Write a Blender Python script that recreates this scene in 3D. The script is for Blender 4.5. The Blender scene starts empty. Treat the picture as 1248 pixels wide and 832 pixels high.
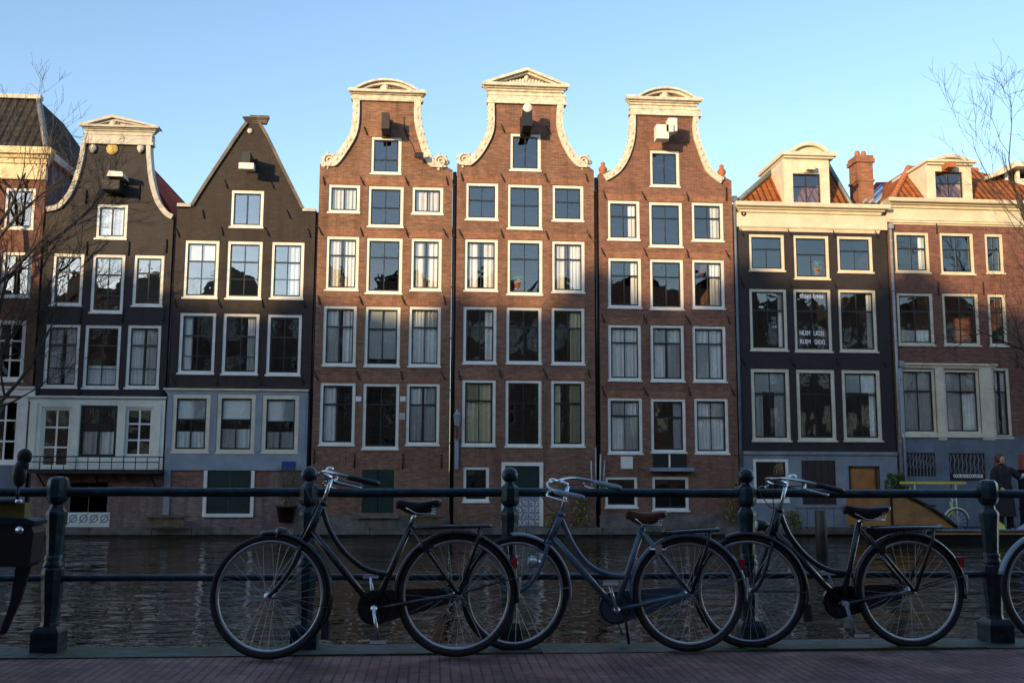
import bpy, bmesh, math, random
from mathutils import Vector, Matrix
R = math.radians
rnd = random.Random(7)
C = bpy.context.scene.collection

# ------------------------------------------------------------------ camera (measured from the photograph)
F, CX, CY = 1213.0, 624.0, 416.0
YAW, PITCH, ROLL = R(4.5), R(7.4), R(0.23)
EYE = Vector((0, 0, 1.06))
fwd = Vector((math.sin(YAW)*math.cos(PITCH), math.cos(YAW)*math.cos(PITCH), math.sin(PITCH)))
r0 = Vector((math.cos(YAW), -math.sin(YAW), 0)); u0 = r0.cross(fwd)
rgt = r0*math.cos(ROLL) + u0*math.sin(ROLL); upv = u0*math.cos(ROLL) - r0*math.sin(ROLL)
def ray(px, py): return fwd*F + rgt*(px-CX) + upv*(CY-py)
def at(px, py, Y):                       # measured point on the plane Y
    d = ray(px, py); return EYE + d*(Y/d.y)
YF = 35.9                                # the row of facades
YR = 6.2                                 # the railing
WZ = -1.24                               # water level
def fx(px, py=400, Y=YF): return at(px, py, Y).x
def fz(py, px=624, Y=YF): return at(px, py, Y).z

# ------------------------------------------------------------------ helpers
def tag(o, label=None, cat=None, group=None, kind=None):
    if label: o['label'] = label
    if cat: o['category'] = cat
    if group: o['group'] = group
    if kind: o['kind'] = kind
    return o
def empty(name, loc=(0, 0, 0), label=None, cat=None, group=None, rz=0):
    o = bpy.data.objects.new(name, None); C.objects.link(o); o.location = loc; o.rotation_euler = (0, 0, rz)
    o.empty_display_size = .2
    return tag(o, label, cat, group)
def link(name, me, m, parent=None, loc=None):
    if isinstance(m, (list, tuple)):
        for k in m: me.materials.append(k)
    elif m and not me.materials: me.materials.append(m)
    o = bpy.data.objects.new(name, me); C.objects.link(o)
    if parent is not None: o.parent = parent
    if loc is not None: o.location = loc
    return o
def orth(d):
    d = d.normalized(); a = Vector((0, 0, 1)) if abs(d.z) < .9 else Vector((1, 0, 0))
    u = d.cross(a).normalized(); return u, d.cross(u).normalized()
class MB:
    def __init__(s): s.v = []; s.f = []; s.sm = []
    def add(s, vs, fs, smooth=False):
        n = len(s.v); s.v += [tuple(v) for v in vs]
        for f in fs: s.f.append([i+n for i in f]); s.sm.append(smooth)
        return s
    def box(s, x0, x1, y0, y1, z0, z1):
        if x0 > x1: x0, x1 = x1, x0
        if z0 > z1: z0, z1 = z1, z0
        v = [(x, y, z) for x in (x0, x1) for y in (y0, y1) for z in (z0, z1)]
        return s.add(v, [(0, 1, 3, 2), (4, 6, 7, 5), (0, 4, 5, 1), (2, 3, 7, 6), (0, 2, 6, 4), (1, 5, 7, 3)])
    def tube(s, pts, rad, n=8, closed=False, cap=True):
        pts = [Vector(p) for p in pts]; m = len(pts)
        if not isinstance(rad, (list, tuple)): rad = [rad]*m
        vs = []; u = None
        for i, p in enumerate(pts):
            if closed: d = pts[(i+1) % m]-pts[i-1]
            else: d = pts[min(i+1, m-1)]-pts[max(i-1, 0)]
            if d.length < 1e-9: d = Vector((0, 0, 1))
            d.normalize()
            if u is None: u, w = orth(d)
            else:
                u = (u-d*u.dot(d))
                u = u.normalized() if u.length > 1e-6 else orth(d)[0]
                w = d.cross(u)
            for k in range(n):
                a = 2*math.pi*k/n; vs.append(p+(u*math.cos(a)+w*math.sin(a))*rad[i])
        fs = []
        for i in range(m if closed else m-1):
            j = (i+1) % m
            for k in range(n): l = (k+1) % n; fs.append((i*n+k, i*n+l, j*n+l, j*n+k))
        if cap and not closed: fs += [tuple(range(n))[::-1], tuple(range((m-1)*n, m*n))]
        return s.add(vs, fs, n > 4)
    def lathe(s, prof, c=(0, 0, 0), n=16, axis='z', rot=0, smooth=True):
        c = Vector(c); vs = []
        for r, h in prof:
            for k in range(n):
                a = 2*math.pi*k/n+rot; x, y = r*math.cos(a), r*math.sin(a)
                vs.append(c+(Vector((x, y, h)) if axis == 'z' else Vector((x, h, y)) if axis == 'y' else Vector((h, x, y))))
        fs = [(i*n+k, i*n+(k+1) % n, (i+1)*n+(k+1) % n, (i+1)*n+k) for i in range(len(prof)-1) for k in range(n)]
        fs += [tuple(range(n))[::-1], tuple(range((len(prof)-1)*n, len(prof)*n))]
        return s.add(vs, fs, smooth)
    def ball(s, c, r, n=10, sc=(1, 1, 1)):
        m = max(4, n//2); vs = []; c = Vector(c)
        for i in range(1, m):
            t = math.pi*i/m
            for k in range(n):
                a = 2*math.pi*k/n; vs.append(c+Vector((r*sc[0]*math.sin(t)*math.cos(a), r*sc[1]*math.sin(t)*math.sin(a), r*sc[2]*math.cos(t))))
        b = len(vs); vs += [c+Vector((0, 0, r*sc[2])), c-Vector((0, 0, r*sc[2]))]
        fs = [(i*n+k, (i+1)*n+k, (i+1)*n+(k+1) % n, i*n+(k+1) % n) for i in range(m-2) for k in range(n)]
        fs += [(b, k, (k+1) % n) for k in range(n)] + [(b+1, (m-2)*n+(k+1) % n, (m-2)*n+k) for k in range(n)]
        return s.add(vs, fs, True)
    def torus(s, c, R0, r, n=48, m=8, axis='y', sy=1):
        vs = []; c = Vector(c)
        for i in range(n):
            a = 2*math.pi*i/n
            for k in range(m):
                b = 2*math.pi*k/m; q = R0+r*math.cos(b); h = r*math.sin(b)*sy
                vs.append(c+(Vector((q*math.cos(a), h, q*math.sin(a))) if axis == 'y' else Vector((q*math.cos(a), q*math.sin(a), h))))
        return s.add(vs, [(i*m+k, i*m+(k+1) % m, ((i+1) % n)*m+(k+1) % m, ((i+1) % n)*m+k) for i in range(n) for k in range(m)], True)
    def prism(s, pts, y0, y1):             # (x,z) polygon extruded along y
        n = len(pts); vs = [(x, y0, z) for x, z in pts]+[(x, y1, z) for x, z in pts]
        fs = [(i, (i+1) % n, (i+1) % n+n, i+n) for i in range(n)]+[tuple(range(n))[::-1], tuple(range(n, 2*n))]
        return s.add(vs, fs)
    def quad(s, *p): return s.add(p, [tuple(range(len(p)))])
    def mesh(s, name):
        me = bpy.data.meshes.new(name); me.from_pydata(s.v, [], s.f)
        me.polygons.foreach_set('use_smooth', s.sm); me.update()
        bm = bmesh.new(); bm.from_mesh(me); bmesh.ops.recalc_face_normals(bm, faces=bm.faces); bm.to_mesh(me); bm.free()
        return me
    def build(s, name, m, parent=None, loc=None): return link(name, s.mesh(name), m, parent, loc)
def flat(pts, holes, y0, y1):              # polygon with holes (x,z) as a slab y0..y1 -> MB
    cu = bpy.data.curves.new('t', 'CURVE'); cu.dimensions = '2D'; cu.fill_mode = 'BOTH'; cu.extrude = (y1-y0)/2
    for loop in [pts]+holes:
        sp = cu.splines.new('POLY'); sp.points.add(len(loop)-1); sp.use_cyclic_u = True
        for q, (x, z) in zip(sp.points, loop): q.co = (x, z, 0, 1)
    o = bpy.data.objects.new('t', cu); C.objects.link(o)
    dg = bpy.context.evaluated_depsgraph_get(); dg.update()
    me = bpy.data.meshes.new_from_object(o.evaluated_get(dg)); mb = MB()
    mb.add([(v.co.x, (y0+y1)/2-v.co.z, v.co.y) for v in me.vertices], [tuple(p.vertices) for p in me.polygons])
    bpy.data.objects.remove(o); bpy.data.curves.remove(cu); bpy.data.meshes.remove(me)
    return mb
def rect(x0, x1, z0, z1): return [(x0, z0), (x1, z0), (x1, z1), (x0, z1)]
def smoothpts(pts, k=6):                   # Catmull-Rom through points of any dimension
    P = [Vector(p) for p in pts]; out = []
    for i in range(len(P)-1):
        a, b, c, d = P[max(i-1, 0)], P[i], P[i+1], P[min(i+2, len(P)-1)]
        for j in range(k):
            t = j/k; out.append(.5*((2*b)+(c-a)*t+(2*a-5*b+4*c-d)*t*t+(3*b-a-3*c+d)*t**3))
    out.append(P[-1]); return out

# ------------------------------------------------------------------ materials
def newmat(name):
    m = bpy.data.materials.new(name); m.use_nodes = True
    nt = m.node_tree; return m, nt, nt.nodes['Principled BSDF']
def N(nt, t, **kw):
    n = nt.nodes.new(t)
    for k, v in kw.items():
        if k in n.inputs: n.inputs[k].default_value = v
        else: setattr(n, k, v)
    return n
def mixc(nt, a, b, fac, mode='MIX'):
    n = nt.nodes.new('ShaderNodeMix'); n.data_type = 'RGBA'; n.blend_type = mode
    for i, v in ((0, fac), (6, a), (7, b)):
        if hasattr(v, 'links') or isinstance(v, bpy.types.NodeSocket): nt.links.new(v, n.inputs[i])
        else: n.inputs[i].default_value = v if i == 0 else (*v[:3], 1)
    return n.outputs[2]
def ramp(nt, src, a, b, ca=(0, 0, 0, 1), cb=(1, 1, 1, 1)):
    n = nt.nodes.new('ShaderNodeValToRGB'); e = n.color_ramp.elements
    e[0].position = a; e[0].color = ca; e[1].position = b; e[1].color = cb
    nt.links.new(src, n.inputs[0]); return n.outputs[0]
def coords(nt, kind='Object', scale=(1, 1, 1)):
    tc = nt.nodes.new('ShaderNodeTexCoord'); mp = nt.nodes.new('ShaderNodeMapping'); mp.inputs[3].default_value = scale
    nt.links.new(tc.outputs[kind], mp.inputs[0]); return mp.outputs[0]
def noise(nt, vec, scale, detail=4, rough=.6):
    n = N(nt, 'ShaderNodeTexNoise', Scale=scale, Detail=detail, Roughness=rough); nt.links.new(vec, n.inputs['Vector']); return n.outputs[0]
def scl(c, k): return tuple(x*k for x in c[:3])
def simple(name, col, rough=.5, metal=0, var=.12, vs=6., bump=0, bs=30., spec=.5, coat=0):
    m, nt, b = newmat(name); v = coords(nt)
    n = noise(nt, v, vs, 5)
    c = mixc(nt, scl(col, 1-var*1.6), scl(col, 1+var*1.2), ramp(nt, n, .3, .7))
    nt.links.new(c, b.inputs['Base Color'])
    b.inputs['Metallic'].default_value = metal; b.inputs['Specular IOR Level'].default_value = spec
    rn = N(nt, 'ShaderNodeMapRange'); rn.inputs[3].default_value = max(.02, rough*.8); rn.inputs[4].default_value = min(1, rough*1.25)
    nt.links.new(noise(nt, v, vs*2.3, 3), rn.inputs[0]); nt.links.new(rn.outputs[0], b.inputs['Roughness'])
    if coat: b.inputs['Coat Weight'].default_value = coat; b.inputs['Coat Roughness'].default_value = .12
    if bump:
        bp = N(nt, 'ShaderNodeBump', Strength=bump, Distance=.01); nt.links.new(noise(nt, v, bs, 4), bp.inputs['Height']); nt.links.new(bp.outputs[0], b.inputs['Normal'])
    return m
def brickmat(name, c1, c2, mortar, bw=.22, bh=.065, ms=.009, stain=.5, patch=None, rough=.85, xy=False, vary=.55, bumpk=.5):
    m, nt, b = newmat(name); tc = nt.nodes.new('ShaderNodeTexCoord'); sep = nt.nodes.new('ShaderNodeSeparateXYZ'); nt.links.new(tc.outputs['Object'], sep.inputs[0])
    cmb = nt.nodes.new('ShaderNodeCombineXYZ')
    if xy:
        nt.links.new(sep.outputs[1], cmb.inputs[0]); nt.links.new(sep.outputs[0], cmb.inputs[1])
    else:
        ad = N(nt, 'ShaderNodeMath', operation='ADD'); nt.links.new(sep.outputs[0], ad.inputs[0]); nt.links.new(sep.outputs[1], ad.inputs[1])
        nt.links.new(ad.outputs[0], cmb.inputs[0]); nt.links.new(sep.outputs[2], cmb.inputs[1])
    br = N(nt, 'ShaderNodeTexBrick', Scale=1.0); br.inputs['Mortar Size'].default_value = ms; br.inputs['Brick Width'].default_value = bw
    br.inputs['Row Height'].default_value = bh; br.inputs['Mortar Smooth'].default_value = .3; br.inputs['Bias'].default_value = -.1
    br.inputs['Color1'].default_value = (*c1, 1); br.inputs['Color2'].default_value = (*c2, 1); br.inputs['Mortar'].default_value = (*mortar, 1)
    nt.links.new(cmb.outputs[0], br.inputs['Vector'])
    ob = tc.outputs['Object']
    n1 = noise(nt, ob, .55, 6, .65); n2 = noise(nt, ob, 5., 5, .7)
    mp = nt.nodes.new('ShaderNodeMapping'); mp.inputs[3].default_value = (2.2, 2.2, .22); nt.links.new(ob, mp.inputs[0])
    n3 = noise(nt, mp.outputs[0], 1.1, 5, .6)
    c = mixc(nt, br.outputs['Color'], scl(c1, .55), ramp(nt, n1, .42, .72, (0, 0, 0, 1), (stain,)*3+(1,)))
    vb = nt.nodes.new('ShaderNodeMapping'); vb.inputs[3].default_value = (3.6, 3.6, 13); nt.links.new(ob, vb.inputs[0]); n4 = noise(nt, vb.outputs[0], 1.0, 2, .5)
    c = mixc(nt, c, scl(c2, 1.6), ramp(nt, n4, .54, .7, (0, 0, 0, 1), (.8*vary,)*3+(1,)))
    c = mixc(nt, c, scl(c1, .5), ramp(nt, n4, .3, .46, (.85*vary,)*3+(1,), (0, 0, 0, 1)))
    c = mixc(nt, c, scl(c2, 1.5), ramp(nt, n2, .55, .8, (0, 0, 0, 1), (.5,)*3+(1,)))
    c = mixc(nt, c, scl(c1, .4), ramp(nt, n3, .5, .74, (0, 0, 0, 1), (min(1, stain*1.25),)*3+(1,)))
    if patch: c = mixc(nt, c, patch, ramp(nt, noise(nt, ob, .9, 3), .58, .64, (0, 0, 0, 1), (.8,)*3+(1,)))
    nt.links.new(c, b.inputs['Base Color']); b.inputs['Roughness'].default_value = rough
    b.inputs['Specular IOR Level'].default_value = .25
    ad2 = N(nt, 'ShaderNodeMath', operation='MULTIPLY_ADD'); nt.links.new(br.outputs['Fac'], ad2.inputs[0]); ad2.inputs[1].default_value = -1.
    nt.links.new(n2, ad2.inputs[2])
    bp = N(nt, 'ShaderNodeBump', Strength=bumpk, Distance=.008); nt.links.new(ad2.outputs[0], bp.inputs['Height']); nt.links.new(bp.outputs[0], b.inputs['Normal'])
    return m
def glassmat(name, refl=.14, tint=(.92, .94, .94)):
    m, nt, b = newmat(name); nt.nodes.remove(b); out = nt.nodes['Material Output']
    tr = N(nt, 'ShaderNodeBsdfTransparent'); tr.inputs[0].default_value = (*tint, 1)
    gl = N(nt, 'ShaderNodeBsdfGlossy', Roughness=.015); gl.inputs[0].default_value = (.95, .97, 1, 1)
    fr = N(nt, 'ShaderNodeFresnel', IOR=1.5); mr = N(nt, 'ShaderNodeMapRange'); mr.inputs[1].default_value = .04; mr.inputs[3].default_value = refl
    nt.links.new(fr.outputs[0], mr.inputs[0])
    mx = nt.nodes.new('ShaderNodeMixShader'); nt.links.new(mr.outputs[0], mx.inputs[0]); nt.links.new(tr.outputs[0], mx.inputs[1]); nt.links.new(gl.outputs[0], mx.inputs[2])
    bp = N(nt, 'ShaderNodeBump', Strength=.25, Distance=.02); nt.links.new(noise(nt, coords(nt), 1.3, 2), bp.inputs['Height'])
    nt.links.new(bp.outputs[0], gl.inputs['Normal']); nt.links.new(mx.outputs[0], out.inputs[0]); return m
def tilemat(name, col, w=.24, h=.3, var=.35, lean=0):
    m, nt, b = newmat(name); ob = coords(nt)
    tc = nt.nodes.new('ShaderNodeTexCoord'); sep = nt.nodes.new('ShaderNodeSeparateXYZ'); nt.links.new(tc.outputs['UV'], sep.inputs[0])
    br = N(nt, 'ShaderNodeTexBrick', Scale=1.0); br.offset = 0
    br.inputs['Brick Width'].default_value = w; br.inputs['Row Height'].default_value = h; br.inputs['Mortar Size'].default_value = .02; br.inputs['Mortar Smooth'].default_value = 1
    br.inputs['Color1'].default_value = (*scl(col, 1.25), 1); br.inputs['Color2'].default_value = (*scl(col, .75), 1); br.inputs['Mortar'].default_value = (*scl(col, .3), 1)
    nt.links.new(tc.outputs['UV'], br.inputs['Vector'])
    c = mixc(nt, br.outputs['Color'], scl(col, .35), ramp(nt, noise(nt, ob, 1.7, 5), .5, .75, (0, 0, 0, 1), (.8,)*3+(1,)))
    nt.links.new(c, b.inputs['Base Color']); b.inputs['Roughness'].default_value = .85; b.inputs['Specular IOR Level'].default_value = .08
    # pantile waves
    mu = N(nt, 'ShaderNodeMath', operation='MULTIPLY'); mu.inputs[1].default_value = 2*math.pi/w; nt.links.new(sep.outputs[0], mu.inputs[0])
    si = N(nt, 'ShaderNodeMath', operation='SINE'); nt.links.new(mu.outputs[0], si.inputs[0])
    fr = N(nt, 'ShaderNodeMath', operation='MODULO'); nt.links.new(sep.outputs[1], fr.inputs[0]); fr.inputs[1].default_value = h
    ad = N(nt, 'ShaderNodeMath', operation='MULTIPLY_ADD'); nt.links.new(fr.outputs[0], ad.inputs[0]); ad.inputs[1].default_value = -4; nt.links.new(si.outputs[0], ad.inputs[2])
    bp = N(nt, 'ShaderNodeBump', Strength=1, Distance=.035); nt.links.new(ad.outputs[0], bp.inputs['Height']); nt.links.new(bp.outputs[0], b.inputs['Normal'])
    return m

M = {}
M['brickD'] = brickmat('brown_brick', (.168, .08, .05), (.24, .124, .08), (.24, .185, .145))
M['brickE'] = brickmat('russet_brick', (.162, .076, .051), (.228, .115, .08), (.23, .18, .145), stain=.45)
M['brickF'] = brickmat('red_brown_brick', (.162, .07, .049), (.222, .104, .075), (.21, .16, .13), stain=.4)
M['brickH'] = brickmat('dark_red_brick', (.14, .055, .042), (.2, .085, .068), (.18, .14, .12), stain=.4)
M['brickA'] = brickmat('old_red_brick', (.16, .06, .045), (.2, .09, .065), (.15, .12, .1), stain=.5)
M['blackB'] = brickmat('black_painted_brick', (.024, .022, .025), (.032, .029, .032), (.02, .019, .021), stain=.3, rough=.6, vary=.12, bumpk=.25)
M['blackC'] = brickmat('dark_brown_brick', (.038, .031, .03), (.05, .04, .036), (.03, .026, .026), stain=.55, rough=.75, vary=.22, bumpk=.3)
M['blackG'] = brickmat('charcoal_brick', (.03, .026, .029), (.038, .033, .035), (.024, .021, .023), stain=.35, rough=.65, vary=.12, bumpk=.25)
M['plinth'] = brickmat('weathered_purple_brick', (.2, .135, .125), (.26, .185, .165), (.21, .18, .165), stain=.7)
M['redpatch'] = brickmat('bare_red_brick', (.24, .1, .075), (.3, .14, .1), (.22, .17, .15), stain=.5)
M['lintel'] = brickmat('brick_arch', (.22, .095, .055), (.29, .135, .085), (.24, .17, .13), bw=.065, bh=.26, stain=.3)
M['chim'] = brickmat('orange_brick', (.26, .1, .055), (.34, .15, .09), (.24, .18, .14), stain=.4)
M['near1'] = brickmat('street_side_brick', (.36, .17, .11), (.42, .2, .13), (.2, .16, .14), stain=.3, bumpk=.1)
M['near2'] = brickmat('street_side_dark_brick', (.2, .13, .1), (.24, .17, .13), (.08, .07, .06), stain=.3, bumpk=.1)
M['cream'] = simple('cream_paint', (.62, .57, .45), .55, var=.1, vs=2.5, bump=.3)
M['white'] = simple('old_white_paint', (.72, .71, .67), .5, var=.08, vs=3, bump=.2)
M['stonew'] = simple('white_sandstone', (.6, .56, .48), .8, var=.2, vs=5, bump=.8, bs=14)
M['greyw'] = simple('weathered_cream', (.46, .45, .41), .65, var=.15, vs=4, bump=.4)
M['paneld'] = simple('pale_green_white_paint', (.66, .67, .6), .5, var=.1, vs=2)
M['bluegrey'] = simple('blue_grey_paint', (.23, .27, .33), .55, var=.12, vs=2)
M['greyblue'] = simple('slate_blue_plaster', (.12, .145, .19), .7, var=.18, vs=1.6, bump=.3)
M['palegrey'] = simple('pale_grey_plaster', (.2, .225, .26), .7, var=.18, vs=1.6, bump=.3)
M['sidegrey'] = simple('blue_grey_render', (.1, .16, .27), .9, spec=.1, var=.15, vs=.8)
M['ochre'] = simple('yellow_cream_paint', (.66, .55, .34), .6, var=.2, vs=3, bump=.4)
M['dgreen'] = simple('dark_green_paint', (.012, .03, .028), .35, var=.2)
M['sashk'] = simple('black_green_sash_paint', (.014, .02, .022), .3, var=.2)
M['blackp'] = simple('black_paint', (.008, .009, .012), .4, var=.2)
M['brownp'] = simple('dark_brown_boards', (.03, .017, .015), .5, var=.25)
M['iron'] = simple('wrought_iron', (.014, .014, .016), .55, var=.3, metal=.3)
M['lead'] = simple('grey_lead', (.16, .18, .2), .5, var=.2, metal=.2)
M['zinc'] = simple('pale_zinc_pipe', (.3, .31, .33), .5, var=.15, metal=.3)
M['stone'] = simple('wet_grey_stone', (.12, .11, .095), .8, var=.35, vs=2.5, bump=.8, bs=8)
M['stoned'] = simple('slime_and_shade_stone', (.035, .035, .025), .5, var=.4, vs=3, bump=.6)  # slimy stone; on the ledge footing its dark colour paints in shadow
M['wood'] = simple('weathered_timber', (.12, .085, .05), .7, var=.35, vs=4, bump=.5)
M['orangew'] = simple('varnished_orange_wood', (.36, .15, .04), .4, var=.2, vs=3)
M['barge'] = simple('ochre_painted_wood', (.33, .16, .05), .45, var=.22, vs=2)
M['curt'] = simple('white_curtain', (.8, .8, .78), .9, var=.05)
M['curty'] = simple('cream_curtain', (.62, .55, .34), .9, var=.06)
M['blind'] = simple('pale_roller_blind', (.78, .84, .84), .9, var=.03)
M['glass'] = glassmat('old_window_glass')
M['glassb'] = glassmat('bright_window_glass', .3)
M['tiler'] = tilemat('red_pantiles', (.42, .065, .035))
M['tileo'] = tilemat('orange_pantiles', (.36, .12, .045))
M['tiled'] = tilemat('dark_pantiles', (.05, .047, .045), w=.3)
M['rail'] = simple('dark_teal_iron_paint', (.006, .034, .05), .4, var=.5, vs=9, bump=.8, bs=22, spec=.4, coat=.15)
M['bark'] = simple('dark_bark', (.05, .04, .035), .9, var=.3, vs=8)
M['leaf'] = simple('olive_leaves', (.22, .23, .05), .6, var=.4, vs=9)
M['leafg'] = simple('green_leaves', (.07, .14, .03), .6, var=.4, vs=9)
M['tyre'] = simple('black_rubber', (.02, .02, .022), .7, var=.2, vs=12)
M['tyreb'] = simple('dusty_brown_rubber', (.045, .035, .033), .75, var=.25, vs=12)
M['rim'] = simple('dull_aluminium', (.5, .52, .56), .3, metal=.85, var=.15)
M['chrome'] = simple('chrome', (.75, .77, .8), .12, metal=1, var=.08)
M['dchrome'] = simple('tarnished_chrome', (.42, .44, .48), .22, metal=1, var=.25)
M['spoke'] = simple('spoke_steel', (.42, .42, .42), .3, metal=.9, var=.1)
M['bkblack'] = simple('black_enamel', (.010, .013, .02), .26, var=.45, vs=16, coat=.5)
M['bkblue'] = simple('grey_blue_enamel', (.085, .14, .22), .3, var=.15, coat=.5)
M['bkwhite'] = simple('pale_blue_fender_paint', (.3, .36, .45), .35, var=.1)
M['leatherb'] = simple('brown_leather', (.15, .045, .03), .38, var=.25, vs=14, bump=.3)
M['leatherk'] = simple('black_leather', (.02, .02, .025), .32, var=.2, vs=14, bump=.3)
M['plastic'] = simple('black_plastic', (.012, .013, .018), .4, var=.15)
M['redl'] = simple('red_reflector', (.5, .02, .02), .2)
M['whitel'] = simple('white_reflector', (.8, .8, .8), .2)
M['yellow'] = simple('yellow_paint', (.62, .52, .08), .45)
M['creamb'] = simple('cream_enamel', (.62, .6, .4), .4)
M['cloth'] = simple('black_coat', (.012, .012, .014), .9)
M['skin'] = simple('skin', (.5, .28, .2), .5, var=.04)
M['hair'] = simple('auburn_hair', (.09, .03, .015), .5)
M['lsleeve'] = simple('pale_sleeve', (.5, .55, .6), .8)
M['redbag'] = simple('red_bag_cloth', (.35, .06, .04), .8)
M['bluesign'] = simple('blue_enamel_sign', (.02, .05, .22), .35)
M['terr'] = simple('terracotta', (.35, .12, .05), .7, bump=.4)
M['gold'] = simple('faded_gilding', (.62, .45, .15), .45)
M['mustard'] = simple('mustard_cloth', (.22, .17, .04), .8)

# ------------------------------------------------------------------ world, sun
SUN_AZ, SUN_EL = R(38), R(8.3)          # light travels towards +X and +Y
w = bpy.data.worlds.new('World'); bpy.context.scene.world = w; w.use_nodes = True
nt = w.node_tree; bg = nt.nodes['Background']; sky = nt.nodes.new('ShaderNodeTexSky'); sky.sky_type = 'NISHITA'
sky.sun_disc = False; sky.sun_elevation = SUN_EL
sd = Vector((-math.sin(SUN_AZ)*math.cos(SUN_EL), -math.cos(SUN_AZ)*math.cos(SUN_EL), math.sin(SUN_EL)))
sky.sun_rotation = math.atan2(sd.x, sd.y); sky.air_density = 1.0; sky.dust_density = .45; sky.ozone_density = 2.0
nt.links.new(mixc(nt, sky.outputs[0], (1.0, .95, .955), 1.0, 'MULTIPLY'), bg.inputs[0]); bg.inputs[1].default_value = .15
sl = bpy.data.lights.new('sun', 'SUN'); sl.energy = 2.45; sl.angle = R(.9); sl.color = (1, .68, .34)
so = bpy.data.objects.new('sun', sl); C.objects.link(so); so.rotation_euler = (-sd).to_track_quat('-Z', 'Y').to_euler(); so.location = (-40, -60, 40)

# ------------------------------------------------------------------ setting
def struct(name, mb, m): return tag(mb.build(name, m), kind='structure')
pm = brickmat('clinker_paving', (.21, .1, .095), (.27, .145, .13), (.06, .042, .044), bw=.215, bh=.055, ms=.006, xy=True, stain=.5, rough=.6, bumpk=.7)
mb = MB(); mb.quad((-150, -8.0, 0), (150, -8.0, 0), (150, 5.97, 0), (-150, 5.97, 0)); pn = pm.node_tree; pb = pn.nodes['Principled BSDF']; lk_ = pb.inputs['Base Color'].links[0].from_socket; po_ = coords(pn)
pc = mixc(pn, lk_, (.04, .035, .035), ramp(pn, noise(pn, po_, 2.2, 6, .7), .48, .68, (0, 0, 0, 1), (.75,)*3+(1,))); pc = mixc(pn, pc, (.2, .17, .15), ramp(pn, noise(pn, po_, 45, 3), .68, .74, (0, 0, 0, 1), (.8,)*3+(1,)))
pn.links.new(pc, pb.inputs['Base Color']); struct('road', mb, pm)
# kerb of flat stone blocks along the water
m, nt, b = newmat('mossy_kerb_stone'); ob = coords(nt)
n1 = noise(nt, ob, 1.8, 5); n2 = noise(nt, ob, 14, 5)
c = mixc(nt, (.045, .055, .055), (.1, .11, .1), ramp(nt, n2, .35, .65)); c = mixc(nt, c, (.03, .055, .012), ramp(nt, n1, .47, .56, (0, 0, 0, 1), (.9,)*3+(1,)))
c = mixc(nt, c, (.02, .022, .02), ramp(nt, noise(nt, ob, .7, 4), .5, .7, (0, 0, 0, 1), (.7,)*3+(1,)))
nt.links.new(c, b.inputs['Base Color']); b.inputs['Roughness'].default_value = .7
bp = N(nt, 'ShaderNodeBump', Strength=1, Distance=.02); nt.links.new(n2, bp.inputs['Height']); nt.links.new(bp.outputs[0], b.inputs['Normal'])
mb = MB(); x = -60.
while x < 60:
    L = rnd.uniform(.9, 1.5); h = rnd.uniform(.002, .012); mb.box(x+.004, x+L-.004, 5.975, 6.3+rnd.uniform(-.01, .01), -.25, h+.004); x += L
struct('kerb', mb, m)
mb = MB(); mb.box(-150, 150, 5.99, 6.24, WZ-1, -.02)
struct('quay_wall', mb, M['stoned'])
# water
m, nt, b = newmat('canal_water'); b.inputs['Base Color'].default_value = (.02, .013, .005, 1); b.inputs['Roughness'].default_value = .02; b.inputs['IOR'].default_value = 1.333
v1 = coords(nt, scale=(.5, 1.2, 1)); v2 = coords(nt, scale=(.85, 2.0, 1))
a = noise(nt, v1, 1.3, 1.5, .45); d = noise(nt, v2, 2.0, 1.5, .5)
ad = N(nt, 'ShaderNodeMath', operation='MULTIPLY_ADD'); nt.links.new(d, ad.inputs[0]); ad.inputs[1].default_value = .55; nt.links.new(a, ad.inputs[2])
mo = N(nt, 'ShaderNodeMath', operation='MULTIPLY'); nt.links.new(ad.outputs[0], mo.inputs[0]); nt.links.new(ramp(nt, noise(nt, coords(nt, scale=(.5, 1, 1)), .28, 3), .35, .65, (.45, .45, .45, 1), (1.35, 1.35, 1.35, 1)), mo.inputs[1])
bp = N(nt, 'ShaderNodeBump', Strength=1, Distance=.05); nt.links.new(mo.outputs[0], bp.inputs['Height']); nt.links.new(bp.outputs[0], b.inputs['Normal'])
mb = MB(); mb.quad((-200, 6.1, WZ), (200, 6.1, WZ), (200, 36.2, WZ), (-200, 36.2, WZ)); struct('water', mb, m)
mb = MB(); mb.quad((-1500, 36.1, -1.6), (1500, 36.1, -1.6), (1500, 3000, -1.6), (-1500, 3000, -1.6)); mb.quad((-1500, -1500, -.1), (1500, -1500, -.1), (1500, -7.9, -.1), (-1500, -7.9, -.1))
struct('ground', mb, simple('earth', (.08, .07, .05), .9))

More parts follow.
